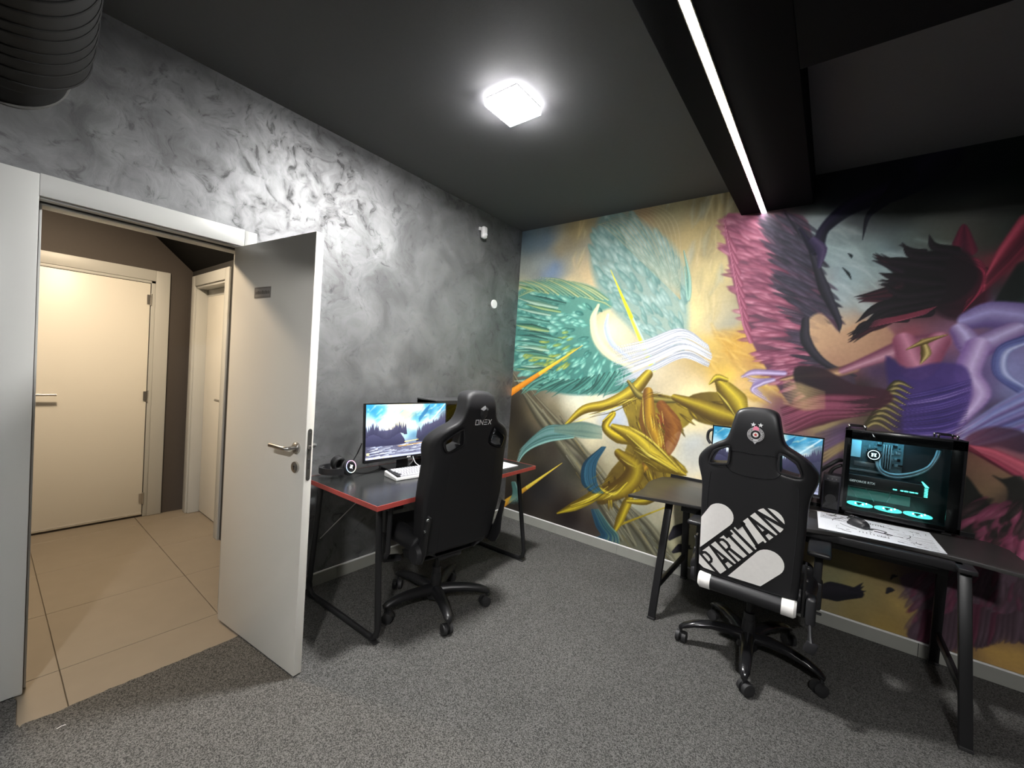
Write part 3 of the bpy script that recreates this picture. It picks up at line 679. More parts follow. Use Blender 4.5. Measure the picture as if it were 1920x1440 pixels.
# pale wind strokes
for i in range(60):
    t = RR.random(); y = RR.uniform(-1, 1)
    st([MM(1335 - 8 * abs(y), 668 + 22 * y), MM(1285 - 10 * t, 645 + 28 * y), MM(1230 - 20 * t, 668 + 30 * y), MM(1172 - 26 * t, 690 + 38 * y)], [.002, .008, .006, .0008], *RR.choice([('#9aa0ac', '#f2f4f6'), ('#b9bec6', '#ffffff'), ('#7d8494', '#d8dce2')]), soft=.005, alpha=.9)
CV.poly([(1.151,1.303), (1.413,1.356), (1.619,1.324), (1.725,1.194), (1.527,0.962), (1.717,0.791), (1.487,0.660), (1.282,0.506), (1.006,0.371), (1.084,0.641), (1.210,0.844), (1.238,1.069)], '#4a3a16', '#8f7c28', ang=.8, soft=.01, alpha=.95, tex=.5)
CV.poly([(1.676,1.350), (1.874,1.406), (2.034,1.326), (2.109,1.186), (1.910,1.159), (1.725,1.194)], '#4d3e16', '#8a7826', ang=.4, soft=.01, alpha=.95, tex=.4)
CV.poly([(1.383,1.195), (1.511,1.168), (1.505,0.979), (1.365,0.871), (1.310,1.014)], '#5a2c18', '#7c4224', ang=1.2, soft=.01)
CV.plumes([(1.151,1.303), (1.413,1.356), (1.619,1.324), (1.725,1.194), (1.527,0.962), (1.717,0.791), (1.487,0.660), (1.282,0.506), (1.006,0.371), (1.084,0.641), (1.210,0.844), (1.238,1.069)], (1.112,1.500), 70, .085, .013, [('#3c2e10', '#b8a032'), ('#4f3f14', '#d6c244'), ('#2c200c', '#8a7424')], seed=41, jit=.5, alpha=.85)
CV.plumes([(1.676,1.350), (1.874,1.406), (2.034,1.326), (2.109,1.186), (1.910,1.159), (1.725,1.194)], (1.515,1.377), 24, .09, .014, [('#3c2e10', '#b8a032'), ('#4f3f14', '#cfbb40')], seed=42, jit=.25, alpha=.85)
# sweeping gold ribbons
GD, GL = '#5a4a16', '#d4bf46'
def gold(*p, w, d=GD, l=GL, **k): st(list(p), w, d, l, soft=.006, side=.3, pw=1.3, **k)
gold((0.649,1.015), (0.815,1.164), (1.037,1.233), (1.238,1.354), (1.359,1.505), w=[0.016, 0.039, 0.046, 0.058, 0.039])
gold((1.200,1.439), (1.307,1.330), (1.479,1.311), (1.678,1.322), w=[0.013, 0.029, 0.026, 0.010], d='#4a4420', l='#a89a54')
gold((1.370,1.365), (1.388,1.132), (1.474,0.941), (1.374,0.744), w=[0.039, 0.072, 0.065, 0.026], d='#6a4a24', l='#b8922e')
gold((1.483,1.270), (1.584,1.115), (1.531,0.900), (1.365,0.871), w=[0.039, 0.065, 0.039, 0.013], d='#6b3a20', l='#8f5a2c', alpha=.8)
gold((1.579,1.341), (1.756,1.289), (1.903,1.243), (2.058,1.216), w=[0.026, 0.058, 0.072, 0.039], d='#4d3c14', l='#b9a538')
gold((1.848,1.509), (1.924,1.430), (1.992,1.352), (2.038,1.270), w=[0.008, 0.058, 0.078, 0.039])
gold((1.816,1.460), (1.866,1.510), (1.926,1.499), w=[0.005, 0.026, 0.016], l='#e6d352')
gold((1.000,1.083), (1.091,1.162), (1.028,1.041), (1.153,0.969), (1.358,0.956), w=[0.005, 0.023, 0.036, 0.052, 0.023], l='#dfc93e')
gold((1.100,1.051), (1.289,0.989), (1.473,0.848), (1.700,0.767), w=[0.026, 0.072, 0.098, 0.010])
gold((1.164,0.836), (1.309,0.731), (1.209,0.555), (0.952,0.427), w=[0.039, 0.078, 0.078, 0.046], d='#4a3812', l='#a3902c')
gold((1.022,0.490), (0.928,0.398), (0.779,0.290), (0.620,0.190), w=[0.039, 0.046, 0.039, 0.008], l='#c9b838')
gold((1.251,0.609), (1.143,0.495), (0.995,0.521), w=[0.008, 0.026, 0.010], l='#e0cf4c')
gold((1.322,0.559), (1.264,0.435), (1.216,0.289), (1.162,0.139), w=[0.013, 0.039, 0.036, 0.008], l='#c2ae34')
gold((1.276,0.460), (1.415,0.494), (1.555,0.591), w=[0.016, 0.029, 0.016], l='#c9b83a')
for a, b, c, w in (((1.264,1.313), (1.087,1.207), (0.871,1.123), .006), ((1.238,1.069), (1.420,0.987), (1.659,0.800), .007), ((1.220,1.001), (1.407,0.878), (1.641,0.776), .005), ((1.330,1.319), (1.358,1.128), (1.443,0.970), .006), ((1.874,1.406), (1.938,1.335), (2.007,1.240), .007), ((1.091,0.542), (0.952,0.418), (0.751,0.293), .005)):
    st([a, b, c], [.002, w, .002], '#e6d65c', '#fff08a', soft=.006, alpha=.75)
    st([(a[0] + .01, a[1] - .022), (b[0] + .012, b[1] - .026), (c[0] + .008, c[1] - .02)], [.001, .004, .001], '#2c220c', '#4a3c14', soft=.005, alpha=.85)
# blue and teal trails
for i in range(16):
    t = i / 15; st([MM(1128 + 8 * t, 838), MM(1095 + 22 * t, 870), MM(1092 + 26 * t, 905), MM(1112 + 20 * t, 925)], [.003, .010, .010, .002], *RR.choice([('#1d3c50', '#3e7090'), ('#2c5468', '#6a97a2'), ('#16303f', '#2d5a74')]), soft=.006, alpha=.9)
for i in range(14):
    t = i / 13; st([MM(1108 + 14 * t, 955), MM(1118 + 24 * t, 985), MM(1128 + 30 * t, 1004), MM(1112 + 50 * t, 1008 + 22 * t)], [.003, .010, .010, .002], *RR.choice([('#1d3c50', '#3e6e88'), ('#37594f', '#7f9c90'), ('#16303f', '#2d5a74')]), soft=.006, alpha=.85)
for i in range(26):
    t = i / 25; st([MM(1075, 800 + 20 * t), MM(1030 - 8 * t, 800 + 28 * t), MM(1000 - 18 * t, 820 + 30 * t), MM(975 - 14 * t, 842 + 50 * t)], [.008, .016, .012, .001], *RR.choice([('#4f7a74', '#a6d2cc'), ('#6a8d8c', '#bfe0da'), ('#3c5c5a', '#7fa5a0')]), soft=.007, alpha=.8)
for i in range(14):
    t = i / 13; st([MM(1128, 800 + 22 * t), MM(1090, 793 + 26 * t), MM(1040, 800 + 10 * t)], [.004, .013, .004], *RR.choice([('#5b7368', '#93ab9c'), ('#46605a', '#7f9c90')]), soft=.01, alpha=.7)
for i in range(10):
    t = i / 9; st([MM(960 + 6 * t, 905), MM(962 + 10 * t, 925), MM(952 + 22 * t, 945)], [.01, .012, .001], '#3f625e', '#9ac8c2', soft=.006, alpha=.8)

# maroon plume, centre right
CV.poly([(1.840,2.674), (1.894,2.683), (2.100,2.628), (2.297,2.594), (2.376,2.386), (2.476,2.046), (2.539,1.837), (2.454,1.939), (2.375,1.921), (2.372,1.818), (2.474,1.659), (2.623,1.582), (2.614,1.352), (2.372,1.325), (2.228,1.489), (2.029,1.848), (1.907,2.229), (1.846,2.502)], '#8d5064', '#2b2a36', ang=-.15, soft=.012, tex=.25)
CV.plumes([(1.848,2.654), (2.101,2.610), (2.222,2.202), (2.340,1.776), (2.466,1.574), (2.371,1.343), (2.208,1.560), (2.026,1.885), (1.901,2.305)], (2.815,1.593), 210, .11, .021,
          [('#7c4256', '#c98a9c'), ('#8d4f64', '#d9a0b0'), ('#5f3044', '#9c6076'), ('#6d3a50', '#b0788a')], seed=21, jit=.22, alpha=.75, bend=.25)
CV.plumes([(2.101,2.617), (2.297,2.583), (2.378,2.359), (2.476,2.046), (2.520,1.884), (2.386,1.927), (2.369,1.776), (2.520,1.577), (2.454,1.369), (2.307,1.846), (2.192,2.204)], (2.960,1.420), 170, .11, .016,
          [('#242530', '#4d4a58'), ('#1c1d26', '#3a3a46'), ('#3a3040', '#5f5264'), ('#2c2c38', '#50485a')], seed=22, jit=.2, alpha=.7, bend=.25)
for i in range(9):
    t = i / 8; st([MM(1378 + 30 * t, 470 + 170 * t), MM(1364 + 30 * t, 440 + 165 * t), MM(1358 + 32 * t, 405 + 165 * t)], [.016, .01, .001], '#7a3f54', '#b9788c', soft=.005)
CV.poly([(2.376,1.914), (2.440,1.953), (2.528,1.837), (2.650,1.907), (2.762,1.858), (2.804,1.748), (2.668,1.649), (2.544,1.611), (2.429,1.708), (2.372,1.811)], '#c8a786', '#a37e66', ang=-.6, soft=.02, alpha=.85)
st([(2.356,2.362), (2.442,2.115), (2.528,1.910), (2.539,1.831)], [.012, .03, .016, .001], '#17181f', '#33323e', soft=.006)
st([(2.359,1.914), (2.374,1.776), (2.475,1.642), (2.637,1.567)], [.02, .03, .02, .004], '#1b1c22', '#35323c', soft=.008)
# dark branching shape at the top right
st([(2.288,2.509), (2.384,2.358), (2.416,2.489), (2.551,2.614), (2.763,2.681), (2.909,2.797)], [.008, .03, .03, .05, .07, .1], '#080b1a', '#1c1830', soft=.012)
st([(2.782,2.738), (2.698,2.617), (2.627,2.536), (2.609,2.394)], [.05, .03, .014, .001], '#070a14', '#10121e', soft=.006)
st([(2.365,2.429), (2.411,2.361), (2.408,2.253)], [.02, .03, .01], '#2a2440', '#4a3f5c', soft=.01)
st([(2.198,2.629), (2.258,2.531), (2.299,2.445)], [.004, .008, .001], '#15161e', '#22222c', soft=.004)
for a, b in (((2.546,2.321), (2.566,2.289)), ((2.526,2.235), (2.573,2.158)), ((2.549,1.612), (2.571,1.589))): st([a, ((a[0] + b[0]) / 2 + .006, (a[1] + b[1]) / 2), b], [.002, .008, .002], '#0c1618', '#14262a', soft=.004)
# sweeping black plume with crimson folds, right
for i in range(72):
    t = (i % 46) / 45; k = RR.choice([(1640, 482, 1660, 515), (1640, 600, 1592, 625), (1655, 530, 1622, 560), (1690, 462, 1700, 480), (1596, 634, 1610, 600), (1610, 560, 1600, 580)])
    st([MM(1830 - 20 * t, 520 + 40 * t), MM(1760 - 20 * t, 500 + 60 * t), MM(k[0] + 60 + 20 * RR.random(), (k[1] + 545) / 2 + RR.uniform(-12, 12)), MM(k[0] + RR.uniform(-8, 12), k[1] + RR.uniform(-8, 8))],
       [.06, .06, .026, .001], *RR.choice([('#0a0a0e', '#1d1420'), ('#08080b', '#141118'), ('#150c12', '#3a1420')]), soft=.007, alpha=.92)
CV.poly([(2.918,2.201), (3.008,2.250), (3.112,2.181), (3.149,2.051), (3.129,1.924), (3.032,1.898), (2.945,1.960), (2.893,2.083)], '#120c12', '#3c1222', ang=.3, soft=.03, alpha=.9)
for i in range(18):
    t = i / 17; st([MM(1790 + 20 * t, 480 + 8 * t), MM(1835 + 8 * t, 490 + 20 * t), MM(1850 - 14 * t, 535 + 10 * t), MM(1815 - 10 * t, 560 + 25 * t)], [.003, .009, .009, .002], *RR.choice([('#3a0e1e', '#a23a54'), ('#240a14', '#6a2036'), ('#4a1426', '#c25a70')]), soft=.006, alpha=.85)
for i in range(16):
    t = i / 15; st([MM(1845 + 6 * t, 545 - 30 * t), MM(1880, 505 - 34 * t), MM(1925, 455 - 44 * t)], [.006, .022, .03], *RR.choice([('#4a1826', '#9c3a4e'), ('#6a2436', '#c05468'), ('#30101c', '#762c3e')]), soft=.012, alpha=.7)
st([(3.024,2.321), (3.034,2.415), (3.063,2.273)], [.03, .004, .03], '#3a1224', '#5a1c30', soft=.006)
for i in range(12):
    t = i / 11; st([MM(1920, 500 + 60 * t), MM(1890, 540 + 40 * t), MM(1862, 575 + 18 * t)], [.03, .02, .003], '#0e1413', '#202c28', soft=.014, alpha=.7)
# lilac and violet folds
def fold(*p, w, d, l, **k): st(list(p), w, d, l, soft=.014, side=.2, pw=1.1, **k)
fold((2.621,1.615), (2.520,1.577), (2.356,1.550), (2.256,1.520), w=[.03, .03, .02, .008], d='#5a4038', l='#c2a07c')
fold((2.978,1.781), (2.850,1.749), (2.715,1.677), (2.571,1.596), w=[.05, .05, .035, .02], d='#6a3c50', l='#b58a98')
fold((2.836,1.780), (2.902,1.628), (2.978,1.781), w=[.05, .07, .05], d='#7a4258', l='#b98094')
fold((3.092,1.897), (3.167,1.923), (3.288,1.897), w=[.05, .07, .08], d='#5c4c7c', l='#a49ccb')
fold((3.056,1.839), (3.121,1.753), (3.247,1.832), w=[.04, .06, .05], d='#6c5484', l='#bfb4da')
fold((3.125,1.753), (3.101,1.608), (3.148,1.497), (3.089,1.346), w=[.05, .05, .045, .02], d='#8468a0', l='#cbb8dc')
for i in range(12):
    t = i / 11; st([MM(1925, 630 + 12 * t), MM(1878 + 6 * t, 655 + 6 * t), MM(1872 + 10 * t, 700), MM(1925, 745 - 16 * t)], [.008, .018, .018, .006], *RR.choice([('#4c5488', '#9aa4d4'), ('#6a72a8', '#c2c8e6'), ('#3c4070', '#7a84ba')]), soft=.01, alpha=.8)
CV.poly([(2.766,1.691), (2.858,1.626), (2.986,1.662), (3.094,1.637), (3.123,1.494), (3.089,1.346), (3.037,1.221), (2.885,1.228), (2.853,1.378), (2.794,1.497)], '#2a2050', '#5a4888', ang=-.3, soft=.02, alpha=.9, tex=.2)
for i in range(20):
    t = i / 19; st([MM(1820 - 10 * t, 712 + 90 * t), MM(1760, 730 + 88 * t), MM(1672 + 30 * RR.random(), 745 + 76 * t)], [.002, RR.uniform(.004, .014), .001], *RR.choice([('#2c2458', '#6a5aa0'), ('#1d183c', '#3c3270'), ('#4a3c7c', '#a898cc')]), soft=.008, alpha=.7)
for i in range(9):
    t = i / 8; gold(MM(1712 - 34 * t, 728 + 84 * t), MM(1680 - 40 * t, 718 + 74 * t), MM(1650 - 44 * t, 752 + 66 * t), w=[.002, .016, .004], d='#2c2818', l='#a89a68')
gold((2.914,1.780), (2.931,1.714), (2.914,1.653), w=[0.013, 0.023, 0.003], d='#4a3c1c', l='#cbb87c')
gold((2.851,1.733), (2.925,1.780), (3.007,1.816), w=[0.003, 0.016, 0.003], d='#4a3c1c', l='#b8a468')
for i in range(26):
    t = i / 25; st([MM(1925, 735 + 70 * t), MM(1870, 765 + 58 * t), MM(1790 + 20 * RR.random(), 812 + 30 * t)], [.016, .016, .002], *RR.choice([('#5c64a0', '#aab2dc'), ('#6a5488', '#b49cc8'), ('#44406c', '#7c7cb0'), ('#8a90c0', '#d8dcf0')]), soft=.012, alpha=.7)
fold((2.268,1.563), (2.098,1.561), (2.026,1.527), w=[.016, .022, .008], d='#7c6a94', l='#cdbfe0')
for i in range(7):
    t = i / 6; fold(MM(1450 - 20 * t, 712 + 6 * t), MM(1420 - 10 * t, 712 + 20 * t), MM(1395 + 50 * t, 705 + 50 * t), w=[.012, .010, .002], d='#8474a0', l='#d6cbe6')
# crimson and dark band, far right; dark plume with hooks
CV.poly([(3.118,1.268), (3.207,1.332), (3.326,1.315), (3.333,1.212), (3.232,1.229), (3.139,1.193)], '#5c3040', '#2c2030', ang=0, soft=.02, alpha=.8)
for i in range(18):
    t = i / 17; st([MM(1815, 835 + 8 * t), MM(1860, 846 + 18 * t), MM(1925, 872 + 30 * t)], [.004, .014, .014], *RR.choice([('#7c3044', '#c8606e'), ('#a04458', '#e08a94'), ('#5a2434', '#984054')]), soft=.01, alpha=.75)
CV.poly([(3.342,1.064), (3.261,1.066), (3.227,1.075), (3.279,1.022), (3.279,0.938), (3.246,0.910), (3.204,0.948), (3.139,1.048), (3.127,1.017), (3.143,0.715), (3.247,0.718), (3.370,0.646)], '#20241f', '#3a3432', ang=-.4, soft=.012, tex=.3)
CV.plumes([(3.130,0.915), (3.218,0.880), (3.350,0.942), (3.370,0.646), (3.247,0.718), (3.142,0.743)], (3.427,1.202), 90, .09, .02, [('#1f211d', '#3c3a36'), ('#6a3448', '#b05a78'), ('#2a2624', '#4c4440'), ('#8a4460', '#d07c98')], seed=5, jit=.4, alpha=.7)
# plum wing panels under the right desk
CV.poly([(2.938,0.451), (3.373,0.592), (3.395,0.270), (3.350,0.277), (3.316,0.375), (3.299,0.226), (3.228,0.150), (3.147,0.186), (3.152,0.115), (3.054,0.038), (2.962,0.104), (3.001,0.244), (2.965,0.322)], '#64505c', '#473840', ang=-1.0, soft=.012, tex=.3)
CV.plumes([(2.949,0.455), (3.373,0.592), (3.391,0.323), (3.296,0.267), (3.168,0.167), (3.005,0.123)], (3.394,1.196), 130, .085, .014, [('#4c3c46', '#6e5a66'), ('#54424c', '#7c6672'), ('#5a2c40', '#84485e'), ('#43363c', '#5c4c54')], seed=6, jit=.3, alpha=.6)
for i in range(18):
    t = i / 17; st([MM(1740 + 170 * t, 1150 + 10 * math.sin(9 * t)), MM(1728 + 175 * t, 1190 + 12 * math.sin(7 * t)), MM(1712 + 182 * t, 1222 + 16 * math.sin(5 * t))], [.022, .014, .001], *RR.choice([('#43343c', '#63525c'), ('#4a2434', '#6c3a4c')]), soft=.006, alpha=.85)
# dark masses and crimson bands between the plume and the violet folds
CV.poly([(2.324,1.601), (2.464,1.608), (2.628,1.517), (2.775,1.496), (2.808,1.430), (2.689,1.344), (2.535,1.360), (2.364,1.447)], '#1c181c', '#3a1c28', ang=.2, soft=.014, alpha=.92)
for i in range(16):
    t = i / 15; st([MM(1465 + 10 * t, 765 + 50 * t), MM(1540, 745 + 46 * t), MM(1590 + 60 * RR.random(), 742 + 40 * t)], [.004, .022, .001], *RR.choice([('#4a1e30', '#8a4c60'), ('#5c2a3e', '#9c5c70'), ('#341622', '#5c2c3c')]), soft=.012, alpha=.75)
for i in range(9):
    t = i / 8; st([MM(1470, 712 + 44 * t), MM(1500 + 8 * t, 722 + 44 * t), MM(1545, 735 + 30 * t)], [.004, .016, .004], '#a89064', '#d8c292', soft=.016, alpha=.45)
for i in range(10):
    t = i / 9; st([MM(1530 + 10 * t, 815 + 60 * t), MM(1585, 800 + 50 * t), MM(1620 + 40 * RR.random(), 800 + 30 * t)], [.006, .024, .001], *RR.choice([('#6a5a40', '#a89468'), ('#46364e', '#6c5878'), ('#3a2c40', '#54445c')]), soft=.016, alpha=.7)
# crisp dark tips of the black plume
CV.poly([(2.818,2.211), (2.943,2.303), (3.058,2.259), (3.106,2.125), (3.044,2.014), (2.921,1.991), (2.829,2.057)], '#08080b', '#160c14', soft=.02, alpha=.9)
for a, b, c, w in (((2.950,2.198), (2.793,2.245), (2.674,2.277), .03), ((2.967,2.255), (2.841,2.276), (2.790,2.353), .03), ((2.956,2.108), (2.777,2.154), (2.699,2.186), .03), ((2.941,2.020), (2.718,1.985), (2.612,1.889), .035), ((2.924,1.946), (2.723,1.912), (2.587,1.811), .03),
                   ((3.006,2.280), (2.925,2.314), (2.899,2.383), .025), ((2.959,2.064), (2.806,2.052), (2.720,2.127), .03), ((2.932,1.990), (2.744,1.943), (2.635,1.849), .02), ((2.839,1.903), (2.652,1.888), (2.598,1.791), .014), ((2.890,2.294), (2.811,2.310), (2.805,2.336), .01)):
    st([a, b, c], [w, w * .8, .0008], '#07070a', '#1a121a', soft=.005)
for i in range(12):
    t = i / 11; st([MM(1755 - 20 * t, 575 + 14 * t), MM(1690, 592 + 8 * t), MM(1640 - 10 * t, 600 + 14 * t)], [.002, .005, .001], '#5a2030', '#a85a6c', soft=.005, alpha=.7)
# drifting dark feathers
def quill(a, b, w, n, sd):
    r = random.Random(sd); st([a, ((a[0] + b[0]) / 2, (a[1] + b[1]) / 2 + .01), b], [w * .35, w, w * .5], '#17161c', '#26242c', soft=.006)
    dx, dz = b[0] - a[0], b[1] - a[1]; L_ = math.hypot(dx, dz)
    for i in range(n):
        an = math.atan2(dz, dx) + r.uniform(-.75, .75); l = L_ * r.uniform(.15, .4)
        st([(b[0] - dx * .12, b[1] - dz * .12), (b[0] - dx * .12 + math.cos(an) * l, b[1] - dz * .12 + math.sin(an) * l)], [w * .35, .001], '#17161c', '#22202a', soft=.005)
for i in range(70):
    k = RR.randrange(4); x_, y_ = [(1070 + 150 * RR.random(), 770), (1160 + 62 * RR.random(), 838 + 30 * RR.random()), (1205 + 40 * RR.random(), 760 + 60 * RR.random()), (1110 + 60 * RR.random(), 880 + 50 * RR.random())][k]
    if k == 0: y_ = 790 - (x_ - 1070) * .32 + RR.uniform(-5, 5)
    dx_, dy_ = [(26, -8), (30, 18), (4, 28), (-24, 16)][k]
    st([MM(x_, y_), MM(x_ + dx_ * .5, y_ + dy_ * .5 + RR.uniform(-3, 3)), MM(x_ + dx_, y_ + dy_)], [.0006, RR.uniform(.002, .005), .0006], *RR.choice([('#33270c', '#4c3c14'), ('#e6d65a', '#fff2a0'), ('#6e5c1c', '#9c8628')]), soft=.005, alpha=.6)
quill((2.511,0.172), (2.735,0.258), .058, 7, 2); quill((2.874,0.394), (2.895,0.420), .008, 2, 3); quill((2.862,0.307), (2.887,0.336), .014, 3, 4)
quill((1.621,0.255), (1.728,0.389), .04, 5, 7); quill((1.656,0.162), (1.759,0.236), .03, 5, 9)
g_ = CV.I.mean(axis=2, keepdims=True); MURALC = to_lin(g_ + (CV.I - g_) * 1.10)
M_mural = paint_mat('hand_painted_wall_paint', .62, spec=.35)
def place_mural(x, z):
    return np.stack([x, np.zeros_like(x) + .0, z + .09], -1)
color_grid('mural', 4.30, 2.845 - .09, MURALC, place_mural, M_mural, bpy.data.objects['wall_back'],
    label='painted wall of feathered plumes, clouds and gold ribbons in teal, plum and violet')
# ------------------------------------------------------------------ fixtures
pl = empty('ceiling_light', (1.122, -1.603, H), label='small square white LED panel on the charcoal ceiling', cat='ceiling light')
def panel(root, es):
    MB().box((0, 0, -.004), (.200, .210, .008), bev=.002).build('housing', M_wp, root)
    MB().box((0, 0, -.025), (.206, .216, .034), bev=.004).build('rim', mat('lit_rim', (.9, .9, .9), .5, emit=(1, .97, 1.0), es=es * .06), root)
    MB().b2((-.096, -.101, -.0445), (.096, .101, -.0415)).build('diffuser', mat('lit_panel_diffuser', (.9, .9, .9), .5, emit=(1, .985, .97), es=es), root, smooth=False)
panel(pl, PANEL_W)
pl2 = empty('ceiling_light', (3.1, -4.5, H), label='second square white LED panel on the ceiling behind the photographer', cat='ceiling light')
panel(pl2, PANEL_W * 1.15)
ls = empty('led_strip', (2.077, -2.7, 2.66), label='long white LED line running along the dark ceiling beam', cat='strip light')
MB().b2((-.018, -2.7, -.006), (.018, 2.695, 0)).b2((-.018, -2.7, -.011), (-.0145, 2.695, -.005)).b2((.0145, -2.7, -.011), (.018, 2.695, -.005)).build('channel', mat('aluminium_channel', (.6, .6, .62), .35, .9), ls)
MB().b2((-.014, -2.7, -.010), (.014, 2.695, -.005), bev=.002).build('diffuser', mat('lit_strip_diffuser', (.9, .9, .9), .5, emit=(1, .975, .96), es=STRIP_W), ls)

ms = empty('motion_sensor', (0, -.60, 2.645), label='white motion sensor high on the grey plaster wall near the corner', cat='sensor')
mb = MB(); mb.box((.008, -.012, .035), (.016, .03, .03), bev=.004); mb.cyl((.01, 0, .03), (.035, .0, .02), .010, n=14); mb.build('bracket', M_wp, ms)
me = remesh(MB().box((.045, 0, 0), (.045, .058, .105), bev=.02, seg=4).mesh('b', False), .004, 3)
link('body', me, M_wp, ms)
MB().sph((.064, .004, -.018), (.010, .018, .016)).build('lens', mat('glossy_white_lens', (.85, .85, .88), .1), ms)
wc = empty('wall_cover', (0, -.36, 2.068), label='plain round white cover plate on the plaster wall under the motion sensor', cat='cover')
mb = MB(); mb.cyl((0, 0, 0), (.006, 0, 0), .041, .041, n=40); mb.cyl((.006, 0, 0), (.010, 0, 0), .041, .036, n=40); mb.build('disc', M_wp, wc)
MB().cyl((.010, 0, 0), (.0108, 0, 0), .004, n=12).build('screw_cap', M_strip, wc)

# black spiral duct leaving the plaster wall at the upper left
ad = empty('air_duct', (0, -3.235, 2.50), label='black spiral air duct coming out of the plaster wall', cat='duct')
Md = mat('black_duct_sheet', (.007, .007, .007), .75, bump=(40, .1, .003))
path = catmull([Vector(p) for p in ((.003, 0, 0), (.08, 0, 0), (.17, .0, .010), (.30, .0, .03), (.50, -.015, .045), (.75, -.04, .05), (1.3, -.12, .05), (2.0, -.24, .05))], 10)
rad = []; L_ = 0
for i, p in enumerate(path):
    if i: L_ += (p - path[i - 1]).length
    rad.append(.163 if L_ < .12 else (.163 + .015 * min(1, (L_ - .12) / .01)) if L_ < .20 else .178 + .022 * min(1, (L_ - .20) / .012))
mb = MB(); mb.tube(path, rad, n=56); mb.build('duct_tube', Md, ad)
L_ = 0; nxt = .225
for i in range(1, len(path)):
    L_ += (path[i] - path[i - 1]).length
    if L_ >= nxt:
        t = (path[i] - path[i - 1]).normalized(); q = t.to_track_quat('Z', 'Y').to_matrix()
        ring = [path[i] + q @ Vector((math.cos(a) * .2015, math.sin(a) * .2015, 0)) for a in np.linspace(0, 2 * PI, 48, endpoint=False)]
        mb = MB(); mb.tube(ring, .0035, n=8, closed=True); mb.build('seam_ring', Md, ad); nxt += .075
mb = MB(); mb.tube([Vector((.004 + .002 * math.sin(5 * a), math.cos(a) * (.166 + .004 * math.sin(3 * a)), math.sin(a) * (.166 + .004 * math.sin(3 * a)))) for a in np.linspace(0, 2 * PI, 50, endpoint=False)], .006, n=8, closed=True)
mb.build('sealant_ring', mat('grey_sealant', (.11, .11, .105), .7), ad)

# ------------------------------------------------------------------ red edged desk along the plaster wall
dk = empty('desk', (.445, -1.372, 0), math.radians(1.2), label='black desk with red edging against the plaster wall', cat='desk')
M_top = mat('black_desk_laminate', (.018, .019, .019), .22, bump=(500, .05, .0004), var=.05)
M_red = mat('red_edge_band', (.36, .055, .045), .45)
tt = MB().box((0, 0, .7375), (.705, 1.405, .024), bev=.001, seg=1).build('tabletop', M_top, dk)
mb = MB()
o_ = [(-.356, -.706), (.356, -.706), (.356, .706), (-.356, .706)]; i_ = [(-.352, -.702), (.352, -.702), (.352, .702), (-.352, .702)]
for k in range(4):
    a, b, c, d = o_[k], o_[(k + 1) % 4], i_[(k + 1) % 4], i_[k]; mb.prism([a, b, c, d], .7252, .7500)
mb.build('edge_band', M_red, tt, smooth=False, label='red edge band')
def loop_frame(yl, topx0, topx1, botx0, botx1, sk=0):
    P_ = [(topx0, .722), (botx0 + .004, .085), (botx0 + .012, .048), (botx0 + .042, .022), (botx0 + .08, .018), (botx1 - .08, .018), (botx1 - .042, .022), (botx1 - .012, .048), (botx1 - .004, .085), (topx1, .722)]
    mb = MB(); mb.tube([(x, yl + sk * (z - .7), z) for x, z in P_], .0165, n=14, sx=1.0); mb.b2((topx0 - .02, yl - .02, .712), (topx1 + .02, yl + .02, .7255), bev=.002)
    f = mb.build('leg_frame', M_pmetal, dk)
    for x in (botx0 + .03, botx1 - .03):
        MB().b2((x - .028, yl - .016, 0.002), (x + .028, yl + .016, .012), bev=.003).build('foot_pad', M_rub, f)
    return f
loop_frame(-.625, -.30, .262, -.385, .312)
loop_frame(.685, -.30, .205, -.385, .318)
MB().b2((-.02, -.62, .695), (.02, .68, .7255), bev=.002).build('stretcher', M_pmetal, dk)
MB().b2((-.28, -.62, .695), (-.245, .68, .7255), bev=.002).build('stretcher', M_pmetal, dk)
mb = MB(); mb.tube([(-.33, -.60, .36), (-.315, -.15, .70)], .003, n=8); mb.build('brace_wire', M_steel, dk)
mb = MB(); mb.tube([(.275, -.56, .715), (.27, -.56, .45), (.25, -.56, .42)], .013, n=12); mb.build('headset_hook', M_plastic, dk)

